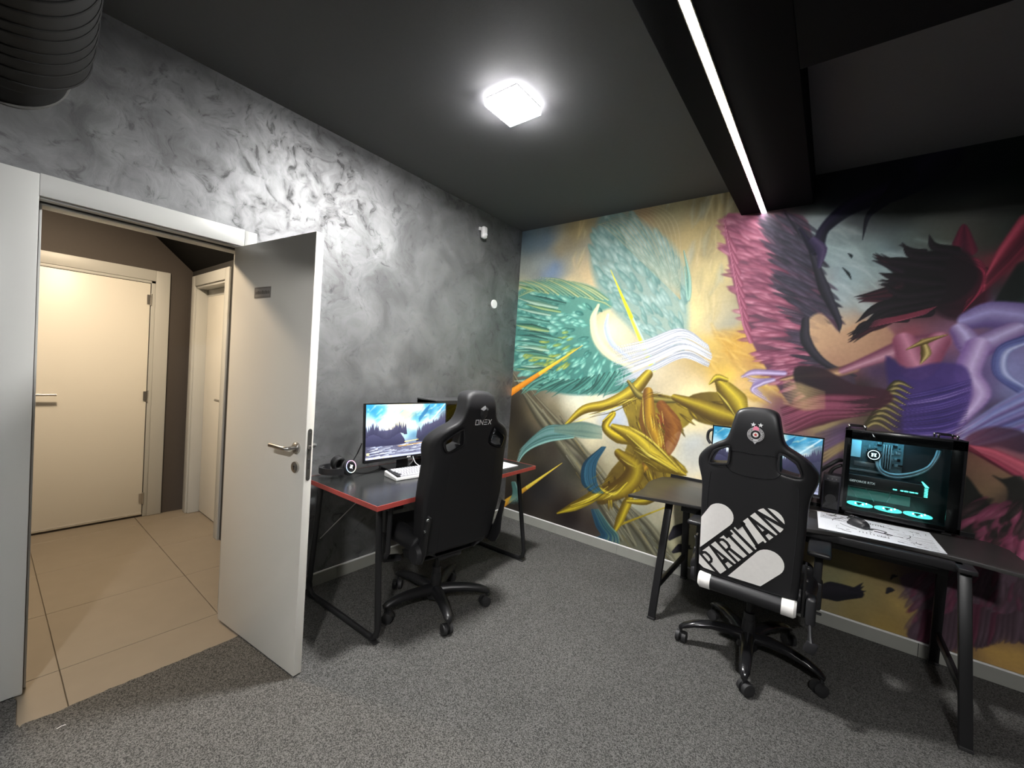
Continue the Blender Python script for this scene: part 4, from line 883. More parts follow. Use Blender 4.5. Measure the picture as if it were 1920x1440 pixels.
# ------------------------------------------------------------------ screens
def wallpaper():
    C_ = Canvas(1.0, .5625, 0, 0, .0032)
    A_ = [((.05, .5), '#1d7fae'), ((.16, .50), '#3f9fc4'), ((.10, .43), '#2389b6'), ((.05, .38), '#e8f6ff'), ((.22, .42), '#d8eef8'), ((.30, .52), '#fff3c8'), ((.42, .50), '#ffe9a8'), ((.40, .42), '#fbe9b4'), ((.50, .46), '#ffefc0'),
          ((.60, .53), '#fdf6dc'), ((.58, .42), '#3a9cc0'), ((.66, .43), '#2484ac'), ((.72, .38), '#f4fbff'), ((.80, .50), '#1c78a6'), ((.86, .44), '#a8dcf2'), ((.93, .53), '#2e8cb8'), ((.97, .42), '#5a6470'), ((.90, .36), '#e4f4fc'), ((.98, .30), '#3a4454'),
          ((.15, .33), '#f0f8ff'), ((.30, .33), '#fbf2cc'), ((.45, .34), '#e8e2c0'), ((.55, .33), '#fffbe4'), ((.50, .26), '#8fc8e0'), ((.56, .22), '#4a7c9c'), ((.3, .2), '#2c2c48'), ((.1, .2), '#30304c'), ((.75, .2), '#2b2d44'), ((.95, .2), '#262838'),
          ((.2, .06), '#b8c4d8'), ((.5, .06), '#c8d4e8'), ((.8, .06), '#a8bcd8'), ((.5, .12), '#6a6a80')]
    C_.base(A_, .03, .16, p=4.); C_.I *= 1 + C_.noise(.09, 3)[..., None] * .18
    r = random.Random(2)
    for i in range(60):
        x = r.uniform(0, 1); z = r.uniform(.34, .56); a = r.uniform(.2, .9)
        C_.stroke([(x, z), (x + .06, z + .06 * a)], [.002, r.uniform(.004, .012)], *r.choice([('#e8f4fc', '#ffffff'), ('#2a86b0', '#5ab0d4'), ('#f6e6b0', '#fff8dc')]), soft=.016, alpha=.4)
    C_.poly([(.63, .36), (.74, .47), (.78, .5625), (.70, .50), (.62, .40)], '#2a6a98', '#1a5c8c', smooth=0, alpha=.8)
    C_.poly([(.80, .36), (.99, .55), (.985, .5625), (.79, .37)], '#c8ecfa', '#f0fbff', smooth=0, soft=.012, alpha=.8)
    C_.poly([(0, .12), (0, .27), (.08, .30), (.18, .285), (.3, .295), (.38, .27), (.44, .19), (.47, .12)], '#2a2a44', '#4c4c6a', ang=1.57, smooth=0, soft=.006)
    C_.poly([(.58, .12), (.62, .20), (.68, .27), (.78, .33), (.90, .37), (1.0, .40), (1.0, .12)], '#26283c', '#44465e', ang=1.57, smooth=0, soft=.006)
    for i in range(190):
        x = r.uniform(0, 1); 
        if .46 < x < .60: continue
        b = (.255 + .03 * math.sin(x * 20)) if x < .46 else .20 + (x - .58) * .42
        h = r.uniform(.05, .13); C_.poly([(x - h * .16, b - .03), (x + h * .16, b - .03), (x + .0008, b + h * .75), (x - .0008, b + h * .75)], '#34344e', '#4a4a64', ang=1.57, smooth=0, soft=.004, alpha=.92)
    C_.poly([(0, .0), (0, .135), (.3, .125), (.6, .14), (1, .13), (1, 0)], '#4a4a60', '#8c90a8', ang=0, smooth=0, soft=.006, tex=.4)
    for i in range(120):
        x = r.uniform(0, 1); z = r.uniform(.022, .125); l = r.uniform(.03, .14)
        C_.stroke([(x, z), (x + l, z + .004)], [.001, r.uniform(.0015, .005)], *r.choice([('#e4ecf8', '#ffffff'), ('#8a94b0', '#c8d2e8'), ('#3c3c52', '#55556c'), ('#c0cce4', '#eef4ff')]), soft=.003, alpha=.75)
    for i in range(40):
        x = .36 + .5 * r.random(); C_.stroke([(x, .108 + (x - .36) * .05 + r.uniform(-.006, .006)), (x + .04, .110 + (x - .36) * .05)], [.001, .0035], '#c88a2c', '#ffc85a', soft=.003, alpha=.85)
    C_.stroke([(.45, .152), (.62, .165)], [.004, .003], '#ffd060', '#ffe9a0', soft=.005)
    C_.poly([(0, 0), (1, 0), (1, .022), (0, .022)], '#b8bcd8', '#aab0d0', smooth=0)                    # task bar with its icons
    for i, x in enumerate((.012, .04, .055, .09, .12, .15, .19, .22, .25, .28)): C_.poly([(x, .006), (x + .014, .006), (x + .014, .016), (x, .016)], '#ffffff' if i % 3 else '#ffe27a', smooth=0)
    C_.poly([(.012, .045), (.04, .045), (.04, .068), (.012, .068)], '#fff0a0', smooth=0)
    for i, z in enumerate((.50, .455)): C_.poly([(.012, z), (.035, z), (.035, z + .024), (.012, z + .024)], '#9adcf4', smooth=0, alpha=.5)
    for i in range(4):                                                                                  # faint word mark: ONEX
        pass
    def seg(a, b, w=.0022): C_.stroke([a, b], [w, w], '#ffffff', '#ffffff', soft=.0025, alpha=.8)
    x = .47; z0, z1 = .345, .375
    seg((x, z0), (x, z1)); seg((x, z1), (x + .02, z1)); seg((x + .02, z1), (x + .02, z0)); seg((x + .02, z0), (x, z0)); seg((x, z0), (x + .02, z1), .0012)
    x += .033; seg((x, z0), (x, z1)); seg((x, z1), (x + .018, z0)); seg((x + .018, z0), (x + .018, z1))
    x += .031; [seg((x, z), (x + .018, z)) for z in (z0, (z0 + z1) / 2, z1)]
    x += .031; seg((x, z0), (x + .018, z1)); seg((x, z1), (x + .018, z0))
    return to_lin(C_.I)
WP = wallpaper()

def monitor(name, loc, rz, w, h, zc, tilt, label, es, neck=.10, logo='AOC'):
    """panel faces local +Y; loc on the desk top"""
    r = empty(name, loc, rz, label=label, cat='monitor')
    T = Matrix.Translation((0, 0, zc)) @ Matrix.Rotation(tilt, 4, 'X')
    mb = MB(); mb.box((0, -.010, 0), (w, .022, h), bev=.003); mb.box((0, -.034, -.02), (w * .62, .035, h * .6), bev=.012)
    pn = mb.build('panel', M_plastic, r); pn.matrix_local = T
    mb = MB(); t_ = .008; tb = .020
    mb.b2((-w / 2, -.004, h / 2 - t_), (w / 2, .0035, h / 2), bev=.001); mb.b2((-w / 2, -.004, -h / 2), (w / 2, .005, -h / 2 + tb), bev=.001)
    mb.b2((-w / 2, -.004, -h / 2), (-w / 2 + t_, .0035, h / 2), bev=.001); mb.b2((w / 2 - t_, -.004, -h / 2), (w / 2, .0035, h / 2), bev=.001)
    mb.build('bezel', M_gloss, pn)
    sw, sh = w - 2 * t_, h - t_ - tb
    cols = WP
    color_grid('screen', sw, sh, cols[:, ::-1].copy(), lambda a, b: np.stack([a - sw / 2, np.full_like(a, .0018), b - h / 2 + tb], -1), SCR[es], pn, label='lit screen with a forest lake wallpaper')
    me = text_mesh(logo, .014, .0004, .0003); link('maker_mark', me, M_wp, pn, (0, .0052, -h / 2 + .010), (PI / 2, 0, PI))
    mb = MB(); mb.box((0, -.055, zc / 2 + .006), (.085, .022, zc - .0), bev=.006); mb.box((0, -.045, zc - .02), (.07, .04, .07), bev=.008); mb.build('stand_neck', M_plastic, r)
    mb = MB(); mb.prism([(-.125, -.14), (.125, -.14), (.14, .055), (.10, .075), (-.10, .075), (-.14, .055)], 0.0005, .014, bev=.003); mb.build('stand_base', M_gloss, r)
    MB().box((0, -.055, zc - .12), (.04, .03, .012), bev=.004).build('cable_clip', M_plastic, r)
    return r
SCR = {'a': paint_mat('lit_screen_a', .25, 1.6), 'b': paint_mat('lit_screen_b', .25, .95)}
ma = monitor('monitor', (.290, -1.485, .750), math.radians(-90 - 2.5), .655, .372, .262, math.radians(4), 'wide lit monitor on the red edged desk', 'a')

# tower behind it
M_glass = bpy.data.materials.new('clear_side_glass'); M_glass.use_nodes = True
nt = M_glass.node_tree; nt.nodes.clear(); o_ = nt.nodes.new('ShaderNodeOutputMaterial'); mxs = nt.nodes.new('ShaderNodeMixShader')
tr = nt.nodes.new('ShaderNodeBsdfTransparent'); tr.inputs[0].default_value = (.80, .83, .83, 1); gs = nt.nodes.new('ShaderNodeBsdfGlossy'); gs.inputs['Roughness'].default_value = .03
fr = nt.nodes.new('ShaderNodeFresnel'); fr.inputs[0].default_value = 1.45
nt.links.new(fr.outputs[0], mxs.inputs[0]); nt.links.new(tr.outputs[0], mxs.inputs[1]); nt.links.new(gs.outputs[0], mxs.inputs[2]); nt.links.new(mxs.outputs[0], o_.inputs[0])
M_teal = mat('teal_led_glow', (.1, .5, .45), .4, emit=(.10, .95, .78), es=3.2)
M_teal2 = mat('teal_fan_glow', (.05, .3, .28), .4, emit=(.09, .88, .74), es=1.7)
M_cyan = mat('pale_cyan_glow', (.3, .5, .6), .4, emit=(.30, .80, 1.0), es=1.4)
M_pcb = mat('dark_circuit_board', (.09, .13, .14), .5, var=.6, mscale=90)
M_comp = mat('grey_component', (.30, .32, .33), .4, .5, var=.3, mscale=60)
def fan(r, parent, M4, lit):
    """axial fan: ring, hub, seven separate blades; lit when it carries leds"""
    mb = MB(); mb.tube([(math.cos(a) * r, math.sin(a) * r, 0) for a in np.linspace(0, 2 * PI, 40, endpoint=False)], r * .09, n=8, closed=True); ring = mb.build('fan', lit, parent); ring.matrix_local = M4
    MB().cyl((0, 0, -.006), (0, 0, .006), r * .30, n=24).build('fan_hub', M_plastic, ring)
    mb = MB()
    for k in range(7):
        a = 2 * PI * k / 7; q = []
        for t, da, dz in ((.3, 0, -.005), (.62, .18, -.005), (.9, .34, -.004), (.9, .86, .005), (.62, .72, .005), (.3, .55, .005)): q.append(mb.b.verts.new((math.cos(a + da) * r * t, math.sin(a + da) * r * t, dz)))
        mb.b.faces.new(q)
    mb.build('fan_blades', lit, ring)
    return ring
pa = empty('computer_tower', (.140, -.985, .750), label='black computer tower behind the wide monitor on the red edged desk', cat='computer')
mb = MB(); W_, D_, H_ = .21, .46, .448   # x, y, z
mb.b2((-W_ / 2, -D_ / 2, .015), (-W_ / 2 + .012, D_ / 2, H_)); mb.b2((-W_ / 2, -D_ / 2, .015), (W_ / 2, D_ / 2, .06)); mb.b2((-W_ / 2, -D_ / 2, .015), (W_ / 2, -D_ / 2 + .02, H_)); mb.b2((-W_ / 2, D_ / 2 - .02, .015), (W_ / 2, D_ / 2, H_)); mb.b2((-W_ / 2, -D_ / 2, H_ - .03), (W_ / 2, D_ / 2, H_))
mb.build('chassis', M_plastic, pa, smooth=False)
MB().b2((-W_ / 2 - .002, -D_ / 2 - .003, H_), (W_ / 2 + .002, D_ / 2 + .003, H_ + .012), bev=.003).build('top_cover', mat('dark_grey_top_mesh', (.06, .06, .062), .5), pa)
MB().b2((W_ / 2 - .002, -D_ / 2 + .012, .05), (W_ / 2 + .002, D_ / 2 - .012, H_ - .02)).build('side_glass', M_glass, pa)
mb = MB(); mb.b2((-W_ / 2 + .012, -D_ / 2 + .03, .09), (-W_ / 2 + .018, D_ / 2 - .12, H_ - .05)); mb.build('motherboard', M_pcb, pa)
mb = MB(); mb.b2((-W_ / 2 + .02, -D_ / 2 + .03, .16), (W_ / 2 - .04, D_ / 2 - .15, .20), bev=.004); mb.build('graphics_card', M_plastic, pa)
mb = MB(); mb.b2((W_ / 2 - .0405, -D_ / 2 + .10, .17), (W_ / 2 - .0385, -D_ / 2 + .20, .19)); mb.build('light_bar', M_teal, pa)
for k in range(3): fan(.055, pa, Matrix.Translation((.0, D_ / 2 - .028, .12 + k * .125)) @ Matrix.Rotation(PI / 2, 4, 'X'), M_teal2)
mb = MB(); mb.prism([(-.105, .222), (-.060, .222), (-.066, .245), (-.082, .262), (-.098, .250)], .04, .06, M4=Matrix(((0, 0, 1, 0), (1, 0, 0, 0), (0, 1, 0, 0), (0, 0, 0, 1)))); mb.build('light_bar', M_teal, pa, smooth=False)
for sx in (-1, 1):
    for sy in (-1, 1): MB().cyl((sx * .08, sy * .2, 0), (sx * .08, sy * .2, .016), .014, .018, n=14).build('foot', M_rub, pa)

# keyboard with single keys
kb = empty('keyboard', (.445, -1.555, .7505), math.radians(83.5), label='white mechanical keyboard with a black key column on the red edged desk', cat='keyboard')
kw, kd = .325, .145
mb = MB(); mb.loft([[(-kw / 2, -kd / 2, .0), (kw / 2, -kd / 2, .0), (kw / 2, kd / 2, .0), (-kw / 2, kd / 2, .0)], [(-kw / 2, -kd / 2, .016), (kw / 2, -kd / 2, .016), (kw / 2, kd / 2, .034), (-kw / 2, kd / 2, .034)]])
es = mb.b.edges[:]; bmesh.ops.bevel(mb.b, geom=es, offset=.003, segments=2, affect='EDGES'); mb.build('case', M_wp, kb)
sl = math.atan2(.018, kd); u_ = .0192
kc = {}
M_bk = mat('black_key_plastic', (.02, .02, .022), .5)
rows = [[1] * 15, [1] * 13 + [2], [1.5] + [1] * 12 + [1.5], [1.75] + [1] * 11 + [2.25], [2.25] + [1] * 10 + [1.75, 1], [1.25, 1.25, 1.25, 6.25, 1, 1, 1, 1, 1]]
for ri, row in enumerate(rows[::-1]):
    x = -kw / 2 + .012; yk = -kd / 2 + .018 + ri * .0213
    for ki, wk in enumerate(row):
        L_ = wk * u_
        if x + L_ > kw / 2 - .006: break
        if wk not in kc:
            q = MB(); a, b = L_ / 2 - .0009, .0088
            q.loft([[(-a, -b, 0), (a, -b, 0), (a, b, 0), (-a, b, 0)], [(-a + .0018, -b + .0018, .0085), (a - .0018, -b + .0018, .0085), (a - .0018, b - .0018, .0085), (-a + .0018, b - .0018, .0085)]])
            kc[wk] = q.mesh('key', False); kc[wk].materials.append(M_wp2)
        z = .016 + (yk + kd / 2) / kd * .018
        o = link('key', kc[wk], None, kb, (x + L_ / 2, yk, z), (sl, 0, 0))
        if ki == 0: o.material_slots[0].link = 'OBJECT'; o.material_slots[0].material = M_bk; o['label'] = 'black key'
        x += L_
mb = MB(); mb.tube([(-kw / 2 + .02, -kd / 2 + .01, .002), (kw / 2 - .02, -kd / 2 + .01, .002)], .0016, n=6); mb.build('under_light', mat('violet_key_glow', (.5, .4, .8), .4, emit=(.62, .42, 1.0), es=2.0), kb)
cb = MB(); cb.tube([(.40, -1.47, .79), (.34, -1.455, .80), (.30, -1.45, .84), (.285, -1.43, .80), (.22, -1.42, .755), (.12, -1.40, .756)], .0022, n=8, smooth=6)
cb.build('keyboard_cable', M_wp, label='white coiled-off keyboard cable rising behind the white keyboard', cat='cable')

# headset lying on the desk
hs = empty('headset', (.17, -1.90, .7605), label='black gaming headset with a rainbow ring lying on the red edged desk', cat='headset')
band = [Vector((math.sin(a) * .078, -.035 - math.cos(a) * .082, .030)) for a in np.linspace(-1.75, 1.75, 26)]
me = MB(); me.tube(band, [.010] * 26, n=12, sx=2.2, up=(0, 0, 1))
rings = None
mb = MB(); pr = []
for p in band:
    rd = Vector((p.x, p.y + .035, 0)).normalized(); pr.append([p + rd * .006 + Vector((0, 0, -.019)), p + rd * .007 + Vector((0, 0, .019)), p - rd * .006 + Vector((0, 0, .017)), p - rd * .006 + Vector((0, 0, -.017))])
me.b.free(); mb.loft(pr); hb = mb.build('headband', M_plastic, hs)
pr = []
for p in band[5:-5]:
    rd = Vector((p.x, p.y + .035, 0)).normalized(); pr.append([p - rd * .004 + Vector((0, 0, -.014)), p - rd * .004 + Vector((0, 0, .014)), p - rd * .016 + Vector((0, 0, .011)), p - rd * .016 + Vector((0, 0, -.011))])
mb = MB(); mb.loft(pr); mb.build('headband_pad', mat('black_fabric_pad', (.018, .018, .018), .9), hs)
for sx in (-1, 1):
    cup = empty('earcup_tmp'); bpy.data.objects.remove(cup)
    ax = Vector((.92 * sx, -.15 if sx > 0 else .0, .30)).normalized(); c0 = Vector((.072 * sx, .022, .048))
    q = ax.to_track_quat('Z', 'Y').to_matrix().to_4x4()
    mb = MB()
    for (z0, z1, r0, r1) in ((-.010, .012, .043, .044), (.012, .024, .044, .036)):
        mb.cyl((0, 0, z0), (0, 0, z1), r0, r1, n=36)
    mb._x(mb.b.verts[:], Matrix.Diagonal((.86, 1.06, 1, 1)))
    cup = mb.build('earcup', M_plastic, hs); cup.matrix_local = Matrix.Translation(c0) @ q
    mb = MB(); mb.tube([(math.cos(a) * .030, math.sin(a) * .038, -.018) for a in np.linspace(0, 2 * PI, 32, endpoint=False)], .012, n=10, closed=True); mb.build('ear_cushion', mat('black_ear_cushion', (.02, .02, .021), .6), cup)
    if sx > 0:
        cols = [(1, .35, .75), (1, .2, .55), (.75, .25, 1), (.35, .3, 1), (.3, .55, 1), (.5, .85, 1), (.9, .9, .7), (1, .75, .55)]
        for k in range(8):
            aa = np.linspace(2 * PI * k / 8, 2 * PI * (k + 1) / 8, 6)
            mb = MB(); mb.tube([(math.cos(a) * .0285, math.sin(a) * .036, .0225) for a in aa], .0022, n=8); mb.build('light_segment', mat('ring_glow_%s' % 'abcdefgh'[k], (.5, .5, .5), .4, emit=cols[k], es=1.7), cup)
        MB().cyl((0, 0, .022), (0, 0, .0245), .024, n=32).build('cup_plate', M_gloss, cup)
        mb = MB(); mb.prism([(-.004, .014), (.002, .004), (.006, .010), (.010, .004), (.004, -.004), (.006, -.016), (0, -.006), (-.005, -.011), (-.009, -.004), (-.004, .002)], .0245, .0255); mb.build('maker_mark', mat('lit_white_mark', (.8, .8, .8), .4, emit=(1, 1, 1), es=1.5), cup, smooth=False)
cb = MB(); cb.tube([(.215, -1.842, .835), (.19, -1.80, .87), (.262, -1.818, .945), (.268, -1.822, .955)], [.004, .0035, .0035, .006], n=8); cb.build('headset_cable', M_plastic, label='thin black cable rising from the headset to the wide monitor', cat='cable')
cb = MB(); cb.tube([(.235, -1.835, .765), (.24, -1.78, .754), (.225, -1.70, .754), (.20, -1.63, .757), (.14, -1.58, .756)], .003, n=8, smooth=6); cb.build('headset_cable', M_plastic, label='black cable lying on the desk between headset and monitor stand', cat='cable')
pd = MB(); pd.prism([(.34, -1.12), (.69, -1.13), (.70, -.77), (.36, -.765)], .7503, .7535, bev=.0008)
pm = pd.build('mouse_pad', mat('white_pad_cloth', (.72, .73, .76), .8), label='white mouse pad at the far end of the red edged desk', cat='mouse pad')
mb = MB()
R_ = random.Random(8)
for i in range(16):
    x = R_.uniform(.40, .66); y = R_.uniform(-1.08, -.80); a = R_.uniform(0, 3); mb.tube([(x, y, .7536), (x + .02 * math.cos(a), y + .02 * math.sin(a), .7536)], .0007, n=4)
mb.build('print', mat('grey_pad_print', (.08, .08, .09), .7), pm)
# ------------------------------------------------------------------ gaming chairs
M_lth = mat('black_artificial_leather', (.013, .013, .0145), .42, bump=(260, .12, .0006), var=.08)
M_lth2 = mat('black_suede_fabric', (.008, .008, .0095), .60, bump=(300, .15, .0006), var=.1)
M_wl = mat('white_artificial_leather', (.86, .84, .81), .42, bump=(220, .08, .0005))
M_red2 = mat('red_print', (.55, .04, .03), .5)
M_pink = mat('pink_red_print', (.75, .22, .32), .5)
M_silver = mat('silver_print', (.62, .62, .63), .4)

def mirror_loop(half):
    """half outline (x>=0) from the top centre to the bottom centre -> closed smooth loop"""
    R_ = [Vector((x, z, 0)) for x, z in half]; L_ = [Vector((-x, z, 0)) for x, z in half[::-1] if x > 1e-6]
    return [(p.x, p.y) for p in catmull(R_ + L_, 4, True)]

class Back:
    """back rest: its rear face follows y = -b(z), wings bend forward"""
    def __init__(s, b0, z0, b1, z1, x0, x1, wing, T, curl):
        s.p = (b0, z0, b1, z1, x0, x1, wing, T, curl)
    def __call__(s, x, z, d):
        b0, z0, b1, z1, x0, x1, wing, T, curl = s.p
        y = -(b0 + (z - z0) * (b1 - b0) / (z1 - z0))
        t = max(0., abs(x) - x0) / (x1 - x0); sh = math.exp(-((z - 1.03) / .16) ** 2)
        y += wing * t * t * (.35 + .65 * sh)
        if z > 1.22: y += curl * ((z - 1.22) / .12) ** 2
        return Vector((x, y + d, z))

def backrest(half, hole, f, T, mat_, parent, voxel=.0075):
    loops = [mirror_loop(half)]
    hl = [(p.x, p.y) for p in catmull([Vector((x, z, 0)) for x, z in hole], 3, True)]
    loops += [hl, [(-x, z) for x, z in hl]]
    bv = .017
    me = flat_curve([offset_loop(loops[0], bv)] + [offset_loop(l, -bv - .002) for l in loops[1:]], T / 2 - bv, bv, 4)
    me = remesh(me, voxel, 5)
    def g(c):
        d = (c.z + T / 2); k = 1.0
        return f(c.x, c.y, d)
    warp(me, g); me.update()
    return link('backrest', me, mat_, parent)

def decal(name, poly, f, m_, parent, d=-.0012, thick=.0, cuts=True, **k):
    """flat shape laid on the rear face; cut into slices so that it follows the bends"""
    mb = MB(); vs = [mb.b.verts.new((x, z, 0)) for x, z in poly]; mb.b.faces.new(vs); _slice(mb.b)
    for v in mb.b.verts: v.co = f(v.co.x, v.co.y, d)
    return mb.build(name, m_, parent, smooth=False, **k)
def _slice(b):
    bmesh.ops.triangulate(b, faces=b.faces[:])
    for x in (-.25, -.23, -.21, -.195, -.18, -.165, -.15, -.14, -.13, .13, .14, .15, .165, .18, .195, .21, .23, .25):
        bmesh.ops.bisect_plane(b, geom=b.verts[:] + b.edges[:] + b.faces[:], plane_co=(x, 0, 0), plane_no=(1, 0, 0))
    for z in (1.22, 1.24, 1.26, 1.28, 1.30):
        bmesh.ops.bisect_plane(b, geom=b.verts[:] + b.edges[:] + b.faces[:], plane_co=(0, z, 0), plane_no=(0, 1, 0))
def decal_mesh(name, me, f, m_, parent, d=-.0016, **k):
    b = bmesh.new(); b.from_mesh(me); _slice(b)
    for v in b.verts: v.co = f(v.co.x, v.co.y, d)
    me2 = bpy.data.meshes.new(name); b.to_mesh(me2); b.free()
    return link(name, me2, m_, parent, **k)
def seam(pts, f, parent, r=.0018, m_=None, d=.0006):
    P_ = catmull([Vector((x, z, 0)) for x, z in pts], 8); mb = MB(); mb.tube([f(p.x, p.y, d) for p in P_], r, n=6); return mb.build('seam', m_ or M_gloss, parent)
def capsule_poly(pts, n=5):
    return [(p.x, p.y) for p in catmull([Vector((x, z, 0)) for x, z in pts], n, True)]

def armrest(parent, sx, x, y, ztop, silver=False, rotz=0.):
    r = MB(); r.box((0, 0, 0), (.095, .26, .026), bev=.012, seg=3)
    M4 = Matrix.Translation((sx * x, y, ztop - .013)) @ Matrix.Rotation(rotz, 4, 'Z'); r._x(r.b.verts[:], M4)
    a = r.build('armrest', M_plastic, parent)
    mb = MB(); mb.box((sx * x, y, ztop - .036), (.06, .12, .02), bev=.005); mb.box((sx * x, y - .01, ztop - .13), (.035, .062, .17), bev=.01); mb.box((sx * (x + .002), y - .01, ztop - .24), (.045, .075, .14), bev=.012)
    mb.tube([(sx * (x + .0), y - .01, ztop - .29), (sx * (x - .01), y - .01, ztop - .335), (sx * (x - .10), y - .01, ztop - .35)], .018, n=10, sx=1.7)
    mb.build('arm_post', M_plastic, a)
    MB().cyl((sx * (x + .02), y + .03, ztop - .06), (sx * (x + .032), y + .03, ztop - .06), .010, n=14).build('arm_button', M_gloss, a)
    return a

def star_base(parent, angs, R0, arched, m_, hub_z=.10):
    MB().cyl((0, 0, .055), (0, 0, hub_z + .02), .052, .040, n=28).build('hub', m_, parent)
    for a in angs:
        c, s_ = math.cos(a), math.sin(a); D = lambda r, z, o=0: Vector((c * r - s_ * o, s_ * r + c * o, z))
        if arched: pr = [(.03, .112, .040, .030), (.10, .128, .034, .025), (.19, .130, .030, .021), (.27, .118, .027, .018), (R0 - .012, .098, .023, .015), (R0 + .012, .082, .014, .010)]
        else: pr = [(.03, .098, .038, .034), (.10, .108, .034, .029), (.19, .112, .030, .025), (.27, .106, .026, .022), (R0 - .004, .096, .024, .018), (R0 + .016, .090, .016, .012)]
        rings = []
        for r, z, w, h in pr:
            rings.append([D(r, z + h * math.sin(t), w * math.cos(t)) for t in np.linspace(0, 2 * PI, 14, endpoint=False)])
        mb = MB(); mb.loft(rings); leg = mb.build('leg', m_, parent, angle=60)
        # twin-wheel caster, swivelled
        sw = a + random.Random(int(a * 100)).uniform(-1.2, 1.2); cs, sn = math.cos(sw), math.sin(sw)
        W = lambda x, y, z: D(R0, 0) + Vector((cs * x - sn * y, sn * x + cs * y, z))
        mb = MB(); mb.cyl(D(R0, .050), D(R0, .086), .0075, n=12); mb.box(W(-.004, 0, .046), (.030, .014, .030), rot=Matrix.Rotation(sw, 4, 'Z'), bev=.004); fk = mb.build('caster', M_plastic, leg)
        for sd in (-1, 1):
            mb = MB(); p0 = W(-.012, sd * .007, .0305); p1 = W(-.012, sd * .027, .0305)
            mb.cyl(p0, p1, .0305, .0290, n=28); mb.cyl(p1, W(-.012, sd * .0300, .0305), .0290, .018, n=28)
            me = mb.mesh('c'); 
            if sd < 0: acc = me
            else:
                b = bmesh.new(); b.from_mesh(acc); b.from_mesh(me); m3 = bpy.data.meshes.new('wheel'); b.to_mesh(m3); b.free(); link('wheel', m3, M_rub, leg)

def undercarriage(parent, lift_top, m_):
    mb = MB(); mb.cyl((0, 0, .10), (0, 0, .24), .027, n=24); mb.cyl((0, 0, .24), (0, 0, lift_top), .016, n=20); mb.cyl((0, 0, .12), (0, 0, .20), .034, .030, n=24); mb.build('gas_lift', m_, parent)
    mb = MB(); mb.box((0, .0, lift_top + .012), (.17, .26, .035), bev=.010); mb.box((0, -.02, lift_top - .008), (.11, .16, .035), bev=.012)
    mb.box((0, .10, lift_top + .03), (.36, .035, .012), bev=.003); mb.box((0, -.12, lift_top + .03), (.36, .035, .012), bev=.003); mb.build('mechanism', M_pmetal, parent)
    mb = MB(); mb.tube([(.06, .02, lift_top + .005), (.16, .03, lift_top - .002), (.25, .035, lift_top - .012)], .005, n=8); mb.box((.275, .036, lift_top - .015), (.06, .018, .010), bev=.004); mb.build('lift_lever', M_plastic, parent)

def seat(parent, w, z, mat_, y0=-.22, y1=.30):
    mb = MB(); mb.box((0, (y0 + y1) / 2, z), (w - .06, y1 - y0, .09), bev=.035, seg=4)
    for sx in (-1, 1):
        mb.tube([(sx * (w / 2 - .045), y0 + .03, z + .025), (sx * (w / 2 - .035), (y0 + y1) / 2, z + .035), (sx * (w / 2 - .05), y1 - .06, z + .018)], [.052, .058, .045], n=14, smooth=5)
    me = remesh(mb.mesh('s', False), .011, 6); link('seat', me, mat_, parent)

def recliner(parent, f, sx, x, m_, yb=-.22):
    """side bracket joining seat and back, with its bolts and cover"""
    zz = [.40, .47, .55, .66]
    mb = MB(); pts = [(-.23, .405), (-.06, .385), (-.03, .42), (-.10, .455), (-.20, .50), (-.232, .585), (-.262, .675), (-.29, .67), (-.268, .57), (-.262, .47)]
    M4 = Matrix(((0, 0, 1, sx * x - .005), (1, 0, 0, 0), (0, 1, 0, 0), (0, 0, 0, 1)))
    mb.prism(pts, 0, .010, M4=M4, bev=.002); b = mb.build('recline_bracket', m_, parent)
    for (yy, z) in ((-.272, .655), (-.252, .59)):
        mb = MB(); mb.cyl((sx * x, yy, z), (sx * (x + .012), yy, z), .0095, .007, n=16); mb.build('bolt', M_chrome, b)
    mb = MB(); mb.cyl((sx * (x - .0), -.185, .445), (sx * (x + .028), -.185, .445), .055, .045, n=28); mb.build('pivot_cover', M_plastic, b)
    return b

# --- chair at the red edged desk
ca = empty('gaming_chair', (.70, -1.54, .004), math.radians(82), label='all black gaming chair in front of the red edged desk', cat='chair')
T_A = .105
fa = Back(.21, .45, .33, 1.2, .15, .27, .040, T_A, .045)
halfA = [(0, 1.332), (.055, 1.328), (.095, 1.303), (.108, 1.25), (.120, 1.20), (.145, 1.165), (.20, 1.135), (.243, 1.10), (.268, 1.06), (.272, 1.01), (.264, .95), (.268, .88), (.274, .80), (.272, .68), (.258, .57), (.245, .47), (.225, .435), (.12, .425), (0, .425)]
holeA = [(.105, 1.105), (.118, 1.122), (.19, 1.078), (.208, 1.055), (.198, 1.018), (.175, 1.008), (.105, 1.035), (.096, 1.055)]
bk = backrest(halfA, holeA, fa, T_A, M_lth2, ca)
for sx in (-1, 1):
    for dd in (.000, ):
        P_ = catmull([Vector((x, z, 0)) for x, z in holeA], 5, True); mb = MB()
        pr = []
        for p in P_:
            c = Vector((.15, 1.063, 0)); o = (p - c).normalized()
            pr.append([fa(sx * (p.x + o.x * e), p.y + o.y * e, d) for e, d in ((.009, .004), (.006, -.004), (-.003, -.004), (-.006, .006), (-.006, T_A * .9), (.004, T_A * .9))])
        n = len(pr[0]); V = [[mb.b.verts.new(q) for q in r] for r in pr]
        for i in range(len(V)):
            for j in range(n): mb.b.faces.new((V[i][j], V[i][(j + 1) % n], V[(i + 1) % len(V)][(j + 1) % n], V[(i + 1) % len(V)][j]))
        mb.build('shoulder_ring', M_gloss, bk)
mb = MB()   # faceted shield emblem
sh = [(-.026, 1.243), (.004, 1.262), (.030, 1.243), (.026, 1.205), (.002, 1.176), (-.022, 1.205)]
